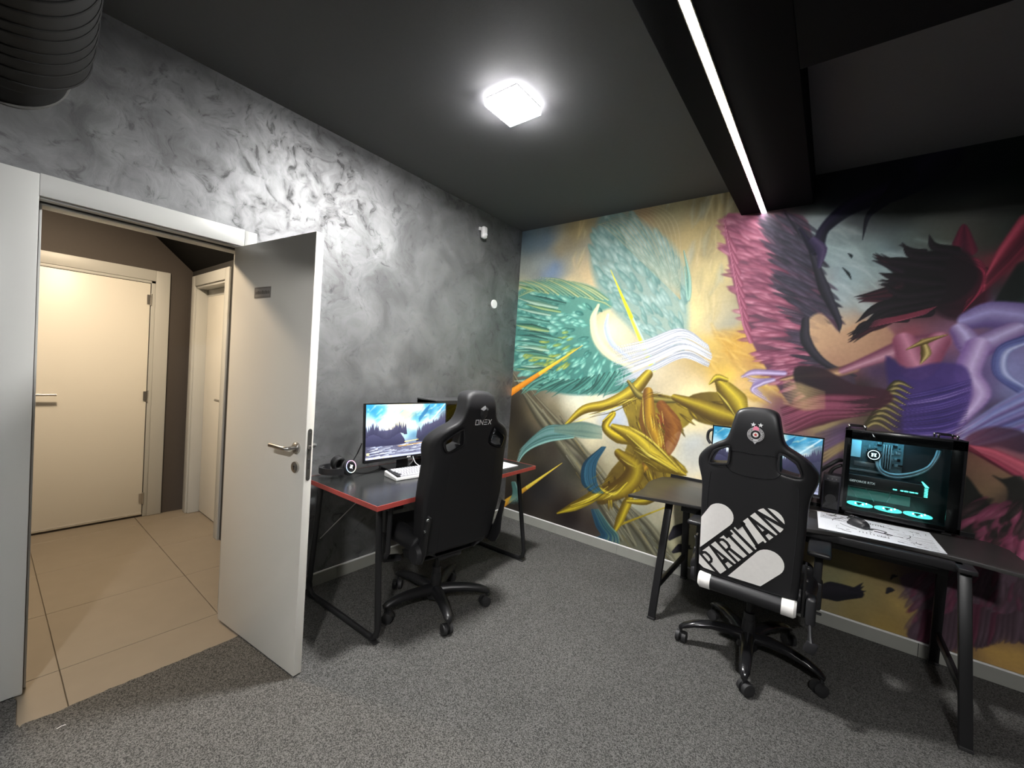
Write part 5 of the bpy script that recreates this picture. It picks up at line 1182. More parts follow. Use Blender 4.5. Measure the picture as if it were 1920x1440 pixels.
V = [mb.b.verts.new(fa(x + .012, z - .008, -.0005)) for x, z in sh]; top = [mb.b.verts.new(fa(x * .55 + .012, (z - 1.22) * .6 + 1.212, -.013)) for x, z in sh]
for i in range(6): mb.b.faces.new((V[i], V[(i + 1) % 6], top[(i + 1) % 6], top[i]))
mb.b.faces.new(top); mb.build('shield_emblem', mat('black_embossed_emblem', (.02, .02, .022), .5), bk, smooth=False)
def strokes_on(f, segs, w, name, m_, parent):
    mb = MB()
    for (x0, z0), (x1, z1) in segs:
        d = Vector((x1 - x0, z1 - z0)); L_ = d.length; t = d / L_; n = Vector((-t.y, t.x)) * w; a = Vector((x0, z0)) - t * w * .9; b = Vector((x1, z1)) + t * w * .9
        v = [mb.b.verts.new(f(q.x, q.y, -.0022)) for q in (a + n, b + n, b - n, a - n)]; mb.b.faces.new(v)
    return mb.build(name, m_, parent, smooth=False)
zo, h = 1.148, .026; X0 = -.047; w = .0205; g = .0100; SG = []
x = X0; SG += [((x, zo), (x, zo + h)), ((x, zo + h), (x + w, zo + h)), ((x + w, zo + h), (x + w, zo)), ((x + w, zo), (x, zo)), ((x + .003, zo + h), (x + w - .003, zo + .001))][:4]
x += w + g; SG += [((x, zo), (x, zo + h)), ((x, zo + h), (x + w, zo)), ((x + w, zo), (x + w, zo + h))]
x += w + g; SG += [((x, z), (x + w - .002, z)) for z in (zo, zo + h / 2, zo + h)]
x += w + g - .001; SG += [((x, zo), (x + w, zo + h)), ((x, zo + h), (x + w, zo))]
strokes_on(fa, [((a[0] + .012, a[1]), (b[0] + .012, b[1])) for a, b in SG], .0021, 'lettering', mat('white_print', (.8, .8, .8), .45), bk)['label'] = 'small white lettering'
seam([(-.150, 1.0), (-.160, .9), (-.165, .75), (-.16, .55), (-.155, .45)], fa, bk, m_=M_lth2); seam([(.150, 1.0), (.160, .9), (.165, .75), (.16, .55), (.155, .45)], fa, bk, m_=M_lth2)
seat(ca, .56, .455, M_lth2, -.20, .32)
undercarriage(ca, .34, M_pmetal)
for sx in (-1, 1): recliner(ca, fa, sx, .262, M_pmetal)
mb = MB(); mb.tube([(.285, -.13, .44), (.295, -.05, .50), (.298, -.02, .53)], [.006, .006, .009], n=8); mb.build('recline_lever', M_plastic, ca)
armrest(ca, -1, .335, .06, .685); armrest(ca, 1, .335, .06, .685)
star_base(ca, [math.radians(a - 82) for a in (-29, 43, 115, 187, 259)], .315, False, M_pmetal)

# --- chair at the far desk
cb_ = empty('gaming_chair', (2.26, -.70, .004), 0, label='black gaming chair with slanted white lettering band and white patches at the painted wall', cat='chair')
T_B = .10
fb = Back(.27, .45, .38, 1.35, .14, .245, .035, T_B, .02)
halfB = [(0, 1.356), (.045, 1.354), (.082, 1.335), (.098, 1.28), (.110, 1.225), (.126, 1.192), (.165, 1.168), (.21, 1.135), (.245, 1.09), (.252, 1.05), (.240, 1.005), (.226, .955), (.222, .85), (.220, .76), (.216, .62), (.212, .50), (.205, .478), (.12, .468), (0, .466)]
holeB = [(.104, 1.135), (.110, 1.155), (.160, 1.128), (.172, 1.112), (.186, 1.075), (.178, 1.064), (.118, 1.073), (.106, 1.085)]
bkb = backrest(halfB, holeB, fb, T_B, M_lth, cb_)
for sx in (-1, 1):
    P_ = catmull([Vector((x, z, 0)) for x, z in holeB], 5, True); mb = MB(); pr = []
    for p in P_:
        c = Vector((.145, 1.105, 0)); o = (p - c).normalized()
        pr.append([fb(sx * (p.x + o.x * e), p.y + o.y * e, d) for e, d in ((.010, .003), (.007, -.003), (-.001, -.003), (-.004, .005), (-.004, T_B * .9), (.004, T_B * .9))])
    n = len(pr[0]); V = [[mb.b.verts.new(q) for q in r] for r in pr]
    for i in range(len(V)):
        for j in range(n): mb.b.faces.new((V[i][j], V[i][(j + 1) % n], V[(i + 1) % len(V)][(j + 1) % n], V[(i + 1) % len(V)][j]))
    mb.build('shoulder_ring', M_plastic, bkb)
# white capsules and the lettering band
def arc(cx, cz, r, a0, a1, n=14): return [(cx + r * math.cos(t), cz + r * math.sin(t)) for t in np.linspace(a0, a1, n)]
th = math.radians(50.5); dv = (math.cos(th), math.sin(th)); nv = (-dv[1], dv[0])
def cap_shape(cx, cz, r, back_pts): return arc(cx, cz, r, th - PI / 2, th + PI / 2) + back_pts
decal('white_patch', cap_shape(-.126, .808, .060, [(-.2135, .775), (-.2125, .612)]), fb, M_wl, bkb, label='white capsule patch', d=-.0020)
decal('white_patch', cap_shape(.090, .636, .062, [(-.076, .508), (.064, .508)]), fb, M_wl, bkb, label='white capsule patch', d=-.0020)
band_r = .062; cx, cz = .079, .835
tail = [(-.198, .600), (-.2135, .570), (-.2135, .526), (-.19, .511), (-.108, .508)]
decal('lettering_band', arc(cx, cz, band_r, th - PI / 2, th + PI / 2) + tail, fb, M_wl, bkb, label='white band behind the lettering', d=-.0018)
# letters: tall condensed, drawn along the band, cut by its edge
A0 = Vector((-.168, .532)); band_len = (Vector((cx, cz)) - A0).length + .05
letters = 'PARTIZAN'
def L2(u, v): return (A0.x + dv[0] * u + nv[0] * v, A0.y + dv[1] * u + nv[1] * v)
Hh = .066; lw = .0135
def letter_polys(ch, w):
    t = lw; H_ = Hh
    if ch == 'I': return [[(w / 2 - t * .55, -H_), (w / 2 + t * .55, -H_), (w / 2 + t * .55, H_), (w / 2 - t * .55, H_)]]
    if ch == 'T': return [[(0, H_ - t * 1.5), (w, H_ - t * 1.5), (w, H_), (0, H_)], [(w / 2 - t * .55, -H_), (w / 2 + t * .55, -H_), (w / 2 + t * .55, H_), (w / 2 - t * .55, H_)]]
    if ch == 'N': return [[(0, -H_), (t, -H_), (t, H_), (0, H_)], [(w - t, -H_), (w, -H_), (w, H_), (w - t, H_)], [(0, H_), (t * 1.2, H_), (w, -H_), (w - t * 1.2, -H_)]]
    if ch == 'A': return [[(0, -H_), (t * 1.1, -H_), (w / 2 + t * .5, H_), (w / 2 - t * .5, H_)], [(w - t * 1.1, -H_), (w, -H_), (w / 2 + t * .5, H_), (w / 2 - t * .5, H_)], [(w * .22, -H_ * .55), (w * .78, -H_ * .55), (w * .72, -H_ * .25), (w * .28, -H_ * .25)]]
    if ch == 'Z': return [[(0, H_ - t * 1.3), (w, H_ - t * 1.3), (w, H_), (0, H_)], [(0, -H_), (w, -H_), (w, -H_ + t * 1.3), (0, -H_ + t * 1.3)], [(w - t * 1.3, H_), (w, H_), (t * 1.3, -H_), (0, -H_)]]
    bowl = [(t * .5, 0), (w * .6, 0), (w * .92, H_ * .18), (w, H_ * .5), (w * .92, H_ * .84), (w * .6, H_), (t * .5, H_), (t * .5, H_ - t), (w * .55, H_ - t), (w - t * 1.2, H_ * .72), (w - t, H_ * .5), (w - t * 1.2, H_ * .28), (w * .55, t * .9), (t * .5, t * .9)]
    base = [[(0, -H_), (t, -H_), (t, H_), (0, H_)], bowl]
    if ch == 'R': base.append([(w * .42, t * .6), (w * .42 + t * 1.1, t * .6), (w, -H_), (w - t * 1.15, -H_)])
    return base
widths = dict(P=.036, A=.045, R=.038, T=.034, I=.012, Z=.040, N=.046)
tot = sum(widths[c] for c in letters) + .0065 * 7; u = .004; sc = (band_len - .012) / tot
for ch in letters:
    w = widths[ch] * sc; mb = MB()
    for pg in letter_polys(ch, w):
        vs = [mb.b.verts.new((*L2(u + a, b), 0)) for a, b in pg]
        try: mb.b.faces.new(vs)
        except ValueError: pass
    _slice(mb.b)
    # keep letters on the back rest
    for v in mb.b.verts:
        v.co = fb(max(-.2145, v.co.x), max(.500, v.co.y), -.0026)
    mb.build('letter', M_lth, bkb, smooth=False, label='black letter ' + ch)
    u += w + .0065 * sc
# crest: two stars over a ring with a red star
def star_poly(cx, cz, r, rot=0): return [(cx + (r if k % 2 == 0 else r * .42) * math.sin(PI * k / 5 + rot), cz + (r if k % 2 == 0 else r * .42) * math.cos(PI * k / 5 + rot)) for k in range(10)]
def disc(cx, cz, r, n=28): return [(cx + r * math.cos(t), cz + r * math.sin(t)) for t in np.linspace(0, 2 * PI, n, endpoint=False)]
kx, kz = .003, 1.232
decal('crest_star', star_poly(kx - .012, kz + .046, .0115), fb, M_silver, bkb, d=-.0014); decal('crest_star', star_poly(kx + .017, kz + .046, .0115), fb, M_silver, bkb, d=-.0014)
decal('crest_disc', disc(kx, kz, .0345), fb, M_silver, bkb, d=-.0014)
decal('crest_point', [(kx - .012, kz - .030), (kx + .010, kz - .030), (kx - .001, kz - .044)], fb, M_silver, bkb, d=-.0013)
decal('crest_field', disc(kx, kz, .0325), fb, M_lth, bkb, d=-.0018); decal('crest_band', disc(kx, kz, .031), fb, M_silver, bkb, d=-.0021); decal('crest_core', disc(kx, kz, .0205), fb, M_lth, bkb, d=-.0024)
decal('crest_centre', disc(kx, kz, .0118), fb, M_wl, bkb, d=-.0027); decal('red_star', star_poly(kx, kz, .0092), fb, M_red2, bkb, d=-.0030)
decal('crest_torch', [(kx - .013, kz + .021), (kx + .013, kz + .021), (kx + .011, kz + .034), (kx, kz + .041), (kx - .011, kz + .034)], fb, M_pink, bkb, d=-.0030)
mb = MB()
for k, ch in enumerate('ФУДБАЛСКИ' + 'ПАРТИЗАН'):
    right = k >= 9; n_ = 8 if right else 9; j = k - 9 if right else k
    a = (math.radians(62 - j * 17) if right else math.radians(118 + (n_ - 1 - j) * 15.5))
    me = text_mesh(ch, .0105, 0, .0003)
    b = bmesh.new(); b.from_mesh(me); rot = a - PI / 2
    for v in b.verts:
        x, y = v.co.x, v.co.y; X_ = x * math.cos(rot) - y * math.sin(rot) + kx + .0258 * math.cos(a); Y_ = x * math.sin(rot) + y * math.cos(rot) + kz + .0258 * math.sin(a)
        v.co = fb(X_, Y_, -.0025)
    m3 = bpy.data.meshes.new('t'); b.to_mesh(m3); b.free(); mb.b.from_mesh(m3)
mb.build('crest_lettering', M_lth, bkb, smooth=False)
seam([(-.106, 1.14), (-.06, 1.142), (0, 1.138), (.06, 1.142), (.106, 1.14)], fb, bkb); seam([(-.118, 1.072), (-.09, 1.042), (-.04, 1.030), (0, 1.028), (.04, 1.030), (.09, 1.042), (.118, 1.072)], fb, bkb)
seam([(-.18, 1.02), (-.186, .95), (-.188, .86), (-.187, .80)], fb, bkb, m_=M_lth, r=.0025); seam([(.18, 1.02), (.186, .95), (.188, .80), (.184, .60), (.18, .50)], fb, bkb, m_=M_lth, r=.0025)
seam([(-.20, .497), (-.1, .490), (0, .488), (.1, .490), (.20, .497)], fb, bkb, r=.0035)
# rear roll of the seat with white ends
yr = -.262
mb = MB(); mb.tube([(-.152, yr, .447), (.152, yr, .447)], .040, n=24); rl = mb.build('seat_roll', M_lth, cb_)
for sx in (-1, 1):
    mb = MB(); mb.tube([(sx * .152, yr, .447), (sx * .200, yr, .447), (sx * .210, yr, .447)], [.0415, .0425, .034], n=24); mb.build('roll_end', M_wl, rl, label='white roll end')
seat(cb_, .53, .46, M_lth, -.25, .28)
undercarriage(cb_, .35, M_pmetal)
for sx in (-1, 1):
    recliner(cb_, fb, sx, .232, M_pmetal)
armrest(cb_, -1, .275, .0, .69); armrest(cb_, 1, .275, .0, .69)
mb = MB(); mb.tube([(.262, -.26, .42), (.268, -.285, .36), (.272, -.292, .335)], [.008, .008, .014], n=10); mb.box((.272, -.295, .315), (.045, .02, .055), rot=Matrix.Rotation(.3, 4, 'Y'), bev=.008); mb.build('recline_lever', M_plastic, cb_)
mb = MB(); mb.box((.262, -.24, .455), (.04, .07, .13), bev=.014, seg=3); mb.build('side_cover', M_plastic, cb_)
star_base(cb_, [math.radians(a) for a in (-156, -84, -12, 60, 132)], .335, True, M_gloss)

# ------------------------------------------------------------------ black desk at the painted wall
M_topb = mat('black_desk_film', (.030, .029, .028), .34, bump=(700, .06, .0003), var=.05)
db = empty('desk', (2.42, -.36, 0), 0, label='black shaped gaming desk in front of the painted wall', cat='desk')
out = [(1.584, -.815), (1.572, -.72), (1.556, -.56), (1.548, -.44), (1.552, -.33), (1.566, -.20), (1.578, -.13), (1.62, -.115), (1.70, -.100), (3.14, -.100), (3.21, -.12), (3.262, -.20), (3.270, -.33), (3.272, -.44), (3.262, -.56), (3.25, -.70), (3.24, -.80)]
front = [(3.10, -.765), (2.99, -.70), (2.88, -.60), (2.80, -.575), (2.62, -.578), (2.50, -.60), (2.36, -.645), (2.26, -.66), (2.16, -.67), (2.02, -.69), (1.90, -.73), (1.75, -.775)]
front = [(3.22, -.60), (3.08, -.565), (2.95, -.553), (2.80, -.556), (2.68, -.575), (2.56, -.625), (2.44, -.675), (2.30, -.70), (2.10, -.70), (1.95, -.715), (1.80, -.755)]
out[0:6] = [(1.584, -.815), (1.602, -.71), (1.600, -.60), (1.582, -.50), (1.562, -.40), (1.560, -.30)]; out[6] = (1.572, -.21); out.insert(7, (1.58, -.150))
out[-1] = (3.262, -.62); out[-2] = (3.265, -.58)
mb = MB(); mb.prism([(x - 2.42, y + .36) for x, y in out + front], .732, .750, bev=.002); tb = mb.build('tabletop', M_topb, db)
mb = MB(); mb.b2((1.63 - 2.42, .258, .742), (3.16 - 2.42, .264, .752)); mb.b2((1.60 - 2.42, .262, .722), (3.18 - 2.42, .345, .733)); mb.b2((1.60 - 2.42, .338, .722), (3.18 - 2.42, .346, .756), bev=.001); mb.build('cable_tray', M_pmetal, db, smooth=False)
mb = MB()
for i in range(16):
    xx = 1.74 - 2.42 + i * .09; mb.b2((xx, .264, .7325), (xx + .07, .336, .734), bev=.0)
mb.build('tray_vent', M_seal, db, smooth=False)
def ftube(p0, p1, wx, wy):  # flat rectangular tube between two points
    p0, p1 = Vector(p0), Vector(p1); d = (p1 - p0); q = MB(); q.box((0, 0, 0), (wx, wy, d.length), bev=.004)
    z = d.normalized(); x = Vector((1, 0, 0)); y = z.cross(x).normalized(); x = y.cross(z)
    M4 = Matrix((x, y, z)).transposed().to_4x4(); M4.translation = (p0 + p1) / 2; q._x(q.b.verts[:], M4); return q
for xc, xt in ((1.752, 1.772), (3.072, 3.045)):
    xl, xtl = xc - 2.42, xt - 2.42
    for yb, yt in ((-.725, -.60), (-.025, -.20)):
        leg = ftube((xl, yb + .36, .012), (xtl, yt + .36, .715), .042, .028).build('leg', M_pmetal, db)
        MB().box((xl, yb + .36, .010), (.046, .034, .016), bev=.003).build('foot_pad', M_rub, leg)
    ftube((xl, -.69 + .36, .185), (xl, -.07 + .36, .185), .02, .036).build('crossbar', M_pmetal, db) if False else None
    mb = MB(); mb.b2((xl - .010, -.68 + .36, .165), (xl + .010, -.075 + .36, .205), bev=.003); mb.build('crossbar', M_pmetal, db)
    mb = MB(); mb.b2((xtl - .03, -.66 + .36, .712), (xtl + .03, -.12 + .36, .732), bev=.003); mb.build('top_rail', M_pmetal, db)
MB().b2((1.66 - 2.42, -.645 + .36, .708), (1.86 - 2.42, -.60 + .36, .732), bev=.003).build('top_rail', M_pmetal, db)
mb = MB(); mb.b2((1.772 - 2.42, -.33 + .36, .585), (3.045 - 2.42, -.295 + .36, .625), bev=.004); mb.build('stretcher', M_pmetal, db)
mb = MB(); mb.b2((1.772 - 2.42, -.60 + .36, .694), (3.045 - 2.42, -.56 + .36, .732), bev=.004); mb.build('stretcher', M_pmetal, db)
for k in range(2):
    MB().cyl((3.045 - 2.42 + .018, -.60 + .40, .70 - k * .03), (3.045 - 2.42 + .024, -.60 + .40, .70 - k * .03), .006, n=10).build('bolt', M_steel, db)

mbm = monitor('monitor', (2.215, -.26, .750), PI, .598, .356, .262, math.radians(-1), 'lit monitor behind the lettered gaming chair', 'b')
cbl = MB(); cbl.tube([(1.905, -.24, 1.06), (1.885, -.235, 1.09), (1.887, -.235, 1.135), (1.91, -.235, 1.155), (1.94, -.24, 1.15)], .0095, n=10, smooth=6); cbl.build('black_loop', M_plastic, label='thick black loop at the left edge of the monitor behind the lettered chair', cat='cable')  # headband-like arc, built as a plain black tube
cbl = MB(); cbl.tube([(2.50, -.20, .985), (2.54, -.17, 1.02), (2.58, -.15, 1.055), (2.595, -.13, 1.06), (2.604, -.125, 1.055)], .012, n=10, smooth=6); cbl.build('cable_bundle', M_plastic, label='upper thick black cable arching from the monitor to the glass sided computer', cat='cable')
cbl = MB(); cbl.tube([(2.545, -.13, .95), (2.565, -.13, 1.0), (2.595, -.125, 1.025), (2.604, -.12, 1.03)], .010, n=10, smooth=6); cbl.build('cable_bundle', M_plastic, label='lower black cable curving down from the glass sided computer into the dark box', cat='cable')
bx = empty('speaker_box', (2.565, -.125, .750), label='dark box between the monitor and the glass sided computer', cat='box')
MB().box((0, 0, .11), (.085, .11, .22), bev=.006).build('body', mat('dark_violet_black_plastic', (.018, .017, .026), .4), bx)
MB().box((0, -.0555, .10), (.070, .003, .17), bev=.001).build('front_panel', M_gloss, bx)
MB().cyl((0, -.060, .08), (0, -.0565, .08), .026, n=28).build('cone', M_rub, bx)
for k, x in enumerate((-.02, 0, .02)): MB().cyl((x, -.060, .198), (x, -.057, .198), .003, n=10).build('indicator', M_steel, bx)
mb = MB(); mb.tube([(2.47, -.30, .754), (2.50, -.25, .757), (2.54, -.235, .756), (2.575, -.28, .754), (2.60, -.20, .754)], .002, n=8, smooth=6); mb.build('thin_cable', M_steel, label='thin grey cable lying on the desk in front of the dark box', cat='cable')

# glass sided computer
pb = empty('computer_tower', (2.852, -.098, .750), label='large black computer with glass side and glowing teal fans', cat='computer')
PW, PD, PH = .485, .155, .500; x0, x1, y0, y1, z0, z1 = -PW / 2, PW / 2, -PD / 2, PD / 2, .018, PH
fw = .030
mb = MB()
mb.b2((x0, y1 - .006, z0), (x1, y1, z1)); mb.b2((x0, y0, z0), (x0 + .012, y1, z1)); mb.b2((x1 - .012, y0, z0), (x1, y1, z1)); mb.b2((x0, y0, z0), (x1, y1, z0 + .012)); mb.b2((x0, y0, z1 - .012), (x1, y1, z1))
mb.build('chassis', M_plastic, pb, smooth=False)
mb = MB(); mb.b2((x0 - .003, y0 - .006, z1 - .052), (x1 + .003, y0, z1 + .003), bev=.003); mb.b2((x0 - .003, y0 - .006, z0), (x1 + .003, y0, z0 + .030), bev=.003); mb.b2((x0 - .003, y0 - .006, z0), (x0 + fw, y0, z1), bev=.003); mb.b2((x1 - .055, y0 - .006, z0), (x1 + .003, y0, z1), bev=.003)
mb.build('glass_frame', M_gloss, pb)
MB().b2((x0 + .01, y0 - .0085, z0 + .01), (x1 - .01, y0 - .006, z1 - .01), bev=.0008).build('side_glass', M_glass, pb)
xi0, xi1 = x0 + fw, x1 - .055
MB().b2((xi0 - .01, y1 - .014, .14), (xi0 + .235, y1 - .008, PH - .055)).build('motherboard', M_pcb, pb)
R_ = random.Random(17)
for k in range(46):
    w_, h_ = R_.uniform(.006, .024), R_.uniform(.005, .018); xx = R_.uniform(xi0 + .07, xi0 + .215); zz = R_.uniform(.30, PH - .075)
    MB().b2((xx, y1 - .014 - R_.uniform(.004, .014), zz), (xx + w_, y1 - .013, zz + h_), bev=.001, seg=1).build('component', M_comp if k % 3 else M_chrome, pb)
for k in range(4): MB().b2((xi0 + .145 + k * .011, y1 - .048, .29), (xi0 + .151 + k * .011, y1 - .014, .425), bev=.001).build('memory_stick', M_comp, pb)
MB().b2((xi0, y1 - .05, .335), (xi0 + .048, y1 - .010, .432), bev=.002).build('port_cover', mat('pale_blue_lit_cover', (.18, .38, .46), .4, emit=(.22, .55, .70), es=.55), pb)
mb = MB(); mb.cyl((xi0 + .105, y1 - .075, .362), (xi0 + .105, y1 - .014, .362), .034, n=36); pump = mb.build('cooler_pump', M_gloss, pb)
mb = MB(); mb.tube([(xi0 + .105 + .0255 * math.cos(a), y1 - .076, .362 + .0255 * math.sin(a)) for a in np.linspace(0, 2 * PI, 40, endpoint=False)], .0017, n=8, closed=True); mb.build('pump_ring', mat('white_cyan_glow', (.6, .8, .8), .4, emit=(.75, .97, 1.0), es=2.2), pump)
mb = MB(); q = xi0 + .105
for (a, b, c, d) in ((-.012, .012, .007, .010), (-.010, -.004, -.008, .007), (.004, .010, -.008, .007), (-.004, .004, -.002, .002), (-.012, -.002, -.010, -.008), (.002, .012, -.010, -.008)): mb.b2((q + a, y1 - .078, .362 + c), (q + b, y1 - .0755, .362 + d))
mb.build('pump_mark', mat('white_cyan_mark', (.6, .8, .8), .4, emit=(.75, .97, 1.0), es=1.6), pump, smooth=False)
for dz in (0, .016):
    mb = MB(); mb.tube([(xi0 + .118 + dz, y1 - .055, .35), (xi0 + .125 + dz * .6, y1 - .07, .30 + dz * .5), (xi0 + .15, y1 - .075, .262 + dz), (xi0 + .20, y1 - .075, .250 + dz), (xi0 + .27, y1 - .070, .272 + dz), (xi0 + .33, y1 - .065, .318 + dz * .8), (xi0 + .365 - dz * .5, y1 - .055, .385), (xi0 + .375 - dz * .5, y1 - .05, .43)], .0065, n=12, smooth=6)
    mb.build('coolant_hose', mat('grey_blue_hose_sleeve', (.35, .42, .46), .3), pb)
MB().b2((xi0 + .022, y1 - .022, .280), (xi0 + .118, y1 - .012, .308), bev=.002).build('heatsink', M_comp, pb)
MB().b2((xi0 - .01, y1 - .03, .250), (xi0 + .21, y1 - .01, .262), bev=.001).build('heatsink', M_comp, pb)
gz0, gz1 = .170, .238
gc = MB().b2((xi0 - .005, y1 - .115, gz0), (xi0 + .318, y1 - .02, gz1), bev=.004).build('graphics_card', M_plastic, pb)
MB().b2((xi0 - .004, y1 - .1165, gz0 - .002), (xi0 + .315, y1 - .114, gz0 + .001)).build('card_edge', mat('thin_grey_metal', (.25, .28, .28), .3, .8), gc)
MB().b2((xi0 - .004, y1 - .1165, gz1 - .001), (xi0 + .315, y1 - .114, gz1 + .001)).build('card_edge', M_comp, gc)
me = text_mesh('GEFORCE RTX', .0165, .0004, .0004, 1.05); link('lettering', me, mat('grey_white_glow_print', (.5, .52, .52), .4, emit=(.5, .6, .6), es=.6), gc, (xi0 + .062, y1 - .1165, gz0 + .032), (PI / 2, 0, 0), label='grey lettering')  # lettering given a faint glow of its own to brighten it
for a, b in ((.205, .222), (.236, .248), (.251, .268), (.272, .292), (.295, .306)): MB().b2((xi0 + a - .01, y1 - .118, gz0 + .016), (xi0 + b - .01, y1 - .1145, gz0 + .022), bev=.001).build('light_bar', M_teal, gc)
for k in range(6): MB().b2((xi0 + .320, y1 - .118, gz0 + .004 + k * .0085), (xi0 + .334, y1 - .112, gz0 + .0085 + k * .0085), bev=.001).build('light_bar', M_teal, gc)
mb = MB(); mb.prism([(xi0 + .305, gz1 + .018), (xi0 + .311, gz1 + .018), (xi0 + .336, gz1 - .008), (xi0 + .336, gz0 + .056), (xi0 + .322, gz0 + .056)], 0, .005, M4=Matrix(((1, 0, 0, 0), (0, 0, 1, y1 - .117), (0, 1, 0, 0), (0, 0, 0, 1)))); mb.build('light_bar', M_teal, gc, smooth=False)
MB().b2((xi0 + .01, y0 + .03, z1 - .020), (xi1 - .12, y0 + .045, z1 - .012)).build('light_strip', mat('cyan_led_strip', (.3, .5, .6), .4, emit=(.25, .75, 1.0), es=45), pb)
for k in range(3):
    fan(.054, pb, Matrix.Translation((xi0 + .062 + k * .122, y0 + .066, .066)) @ Matrix.Diagonal((1, .95, 1, 1)), M_teal2)
    for dx, dy in ((-.02, -.02), (.012, -.024), (.03, .01)):
        MB().sph((xi0 + .062 + k * .122 + dx, y0 + .066 + dy, .073), .0035, 10, 6).build('led_point', mat('bright_teal_led', (.8, 1, 1), .4, emit=(.55, 1, .95), es=22) if 'bright_teal_led' not in bpy.data.materials else bpy.data.materials['bright_teal_led'], pb)
MB().b2((xi0, y1 - .02, .09), (xi0 + .28, y1 - .012, .145)).build('lower_shroud', mat('grey_green_shroud', (.16, .24, .22), .5), pb)
for (a, b) in (((xi0 + .0, .165), (xi0 + .045, .10)), ((xi0 + .08, .165), (xi0 + .125, .09)), ((xi0 + .19, .165), (xi0 + .18, .10)), ((xi0 + .19, .16), (xi0 + .19, .12))):
    mb = MB(); mb.tube([(a[0], y1 - .05, a[1]), ((a[0] + b[0]) / 2 + .004, y1 - .06, (a[1] + b[1]) / 2), (b[0], y1 - .05, b[1])], .0022, n=8); mb.build('inner_cable', M_comp, pb)
for xh in (x0 + .015, x1 - .105):
    for yy in (y0 + .015, y1 - .03):
        mb = MB(); mb.tube([(xh, yy, z1 - .004), (xh, yy, z1 + .018), (xh + .008, yy, z1 + .022), (xh + .062, yy, z1 + .022), (xh + .07, yy, z1 + .018), (xh + .07, yy, z1 - .004)], .0042, n=10); hh = mb.build('top_handle', M_gloss, pb)
        for xx in (xh, xh + .07): MB().sph((xx, yy - .002, z1 + .019), .0075, 12, 8).build('handle_cap', M_chrome, hh)
for sx in (-1, 1):
    for sy in (-1, 1): MB().b2((sx * .2 - .02, sy * .05 - .012, 0.0005), (sx * .2 + .02, sy * .05 + .012, .020), bev=.004).build('foot', M_rub, pb)

# mouse pad with its line print, mouse and cable
pd = empty('mouse_pad', (2.75, -.38, .7502), label='large white printed mouse pad on the gaming desk', cat='mouse pad')
pc = [(2.508, -.216), (2.985, -.190), (2.997, -.545), (2.522, -.598)]
mb = MB(); mb.prism([(x - 2.75, y + .38) for x, y in pc], 0, .003, bev=.0008); mb.build('cloth', mat('white_pad_print_cloth', (.70, .72, .76), .75), pd)
pk = mat('black_pad_print', (.02, .02, .025), .7); mb = MB(); R_ = random.Random(31)
def ln(p, w=.0012):
    mb.tube([(x, y, .0031) for x, y in p], w, n=4, sx=1.)
for a0, a1, r, w in ((2.4, 3.2, .12, .0016), (-.5, .1, .13, .0018), (3.5, 4.3, .10, .0012), (.6, 1.5, .10, .0008), (1.7, 2.2, .15, .0008)):
    ln([(-.02 + math.cos(t) * r * 1.25, .01 + math.sin(t) * r) for t in np.linspace(a0, a1, 14)], w)
for i in range(60):
    x = R_.uniform(-.22, .22); y = R_.choice([R_.uniform(.06, .14), R_.uniform(-.16, -.05)]); l = R_.uniform(.01, .05)
    if R_.random() < .5: ln([(x, y), (x + l, y + R_.uniform(-.004, .004))], R_.uniform(.0004, .0012))
    else: ln([(x, y), (x + R_.uniform(-.01, .01), y - l * .5)], R_.uniform(.0004, .0014))
for i in range(16):
    y = -.16 + i * .012; ln([(.08 + R_.uniform(0, .05), y + .01), (.16, y + R_.uniform(-.01, .01)), (.225, y + R_.uniform(-.01, .01))], .0004)
    y = .02 + i * .009; ln([(-.225, y), (-.17, y + R_.uniform(-.006, .006)), (-.12 + R_.uniform(-.02, .03), y)], .0004)
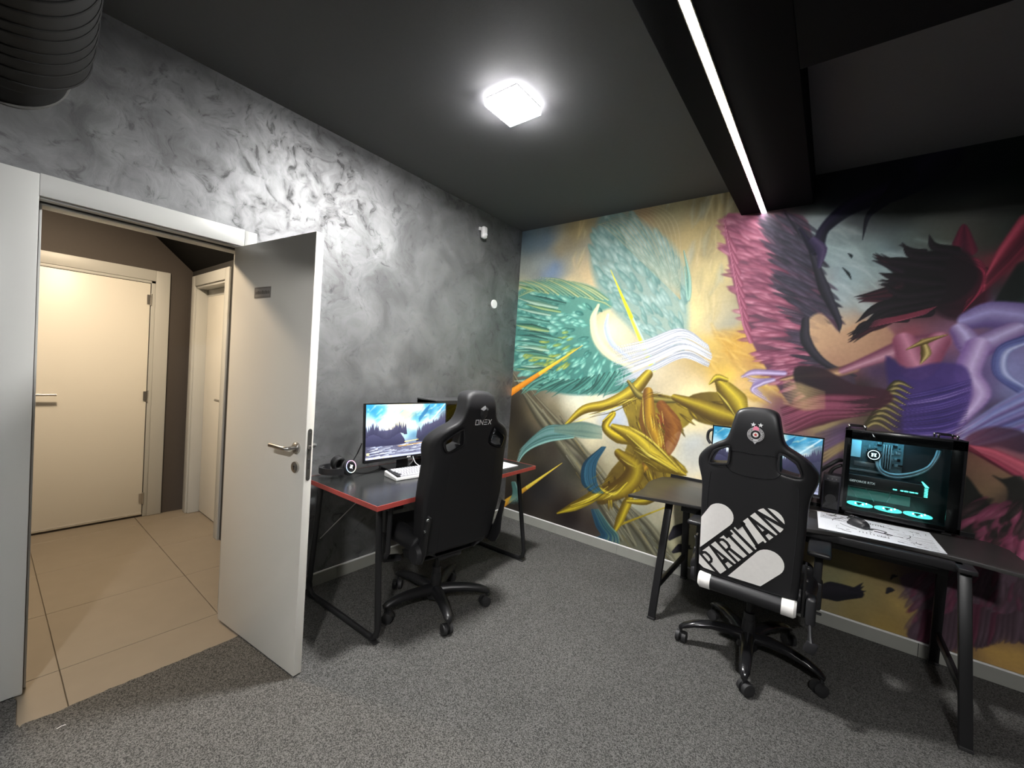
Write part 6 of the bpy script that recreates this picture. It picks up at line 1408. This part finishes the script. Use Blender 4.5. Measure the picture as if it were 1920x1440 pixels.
for i in range(9): ln([(-.04 + i * .011, .11 + R_.uniform(-.01, .01)), (-.04 + i * .011, .085)], .0013); ln([(-.06 + i * .014, -.10 + R_.uniform(-.01, .01)), (-.06 + i * .014, -.125)], .0013)
mb.build('print', pk, pd, smooth=False)
ms_ = empty('computer_mouse', (2.690, -.395, .7536), math.radians(-40), label='black mouse on the large white printed mouse pad', cat='mouse')
mb = MB(); mb.sph((0, 0, .008), (.050, .034, .030), 24, 14); mb.box((-.002, 0, .002), (.088, .056, .018), bev=.008, seg=3); me = remesh(mb.mesh('x', False), .0022, 4)
warp(me, lambda c: Vector((c.x, c.y * (1 - .12 * math.cos(c.x * 40)), max(0.0003, c.z + .008)))); link('body', me, M_plastic, ms_)
MB().cyl((-.033, -.003, .036), (-.033, .003, .036), .006, n=16).build('scroll_wheel', M_rub, ms_)
mb = MB(); mb.b2((-.055, -.0006, .030), (-.012, .0006, .0405)); mb.build('button_split', M_gloss, ms_)
mb = MB(); mb.b2((.022, -.010, .0395), (.027, -.002, .0405)); mb.b2((.022, .002, .0395), (.027, .010, .0405)); mb.b2((.018, -.006, .0395), (.031, -.004, .0405)); mb.b2((.018, .004, .0395), (.031, .006, .0405)); mb.build('maker_mark', M_silver, ms_, smooth=False)
mb = MB(); mb.tube([(2.675, -.34, .765), (2.67, -.30, .758), (2.645, -.26, .7565), (2.66, -.225, .7565), (2.70, -.19, .755), (2.66, -.17, .755)], .0022, n=8, smooth=6); mb.build('mouse_cable', M_plastic, label='black mouse cable running off the back of the printed mouse pad', cat='cable')
mb = MB(); mb.tube([(2.73, -.41, .7560), (2.76, -.385, .7560), (2.80, -.40, .7560), (2.79, -.425, .7560), (2.82, -.44, .7560), (2.75, -.43, .7560)], .0018, n=8, smooth=6); mb.build('cord_loop', M_plastic, label='loose black cord loop beside the mouse on the printed pad', cat='cable')

mb = MB(); mb.tube([(.330, -3.072, .0065), (.328, -3.06, .0085), (.327, -3.048, .0065)], .0011, n=6); mb.build('thread', M_wp, label='short white thread lying on the carpet near the doorway', cat='thread')
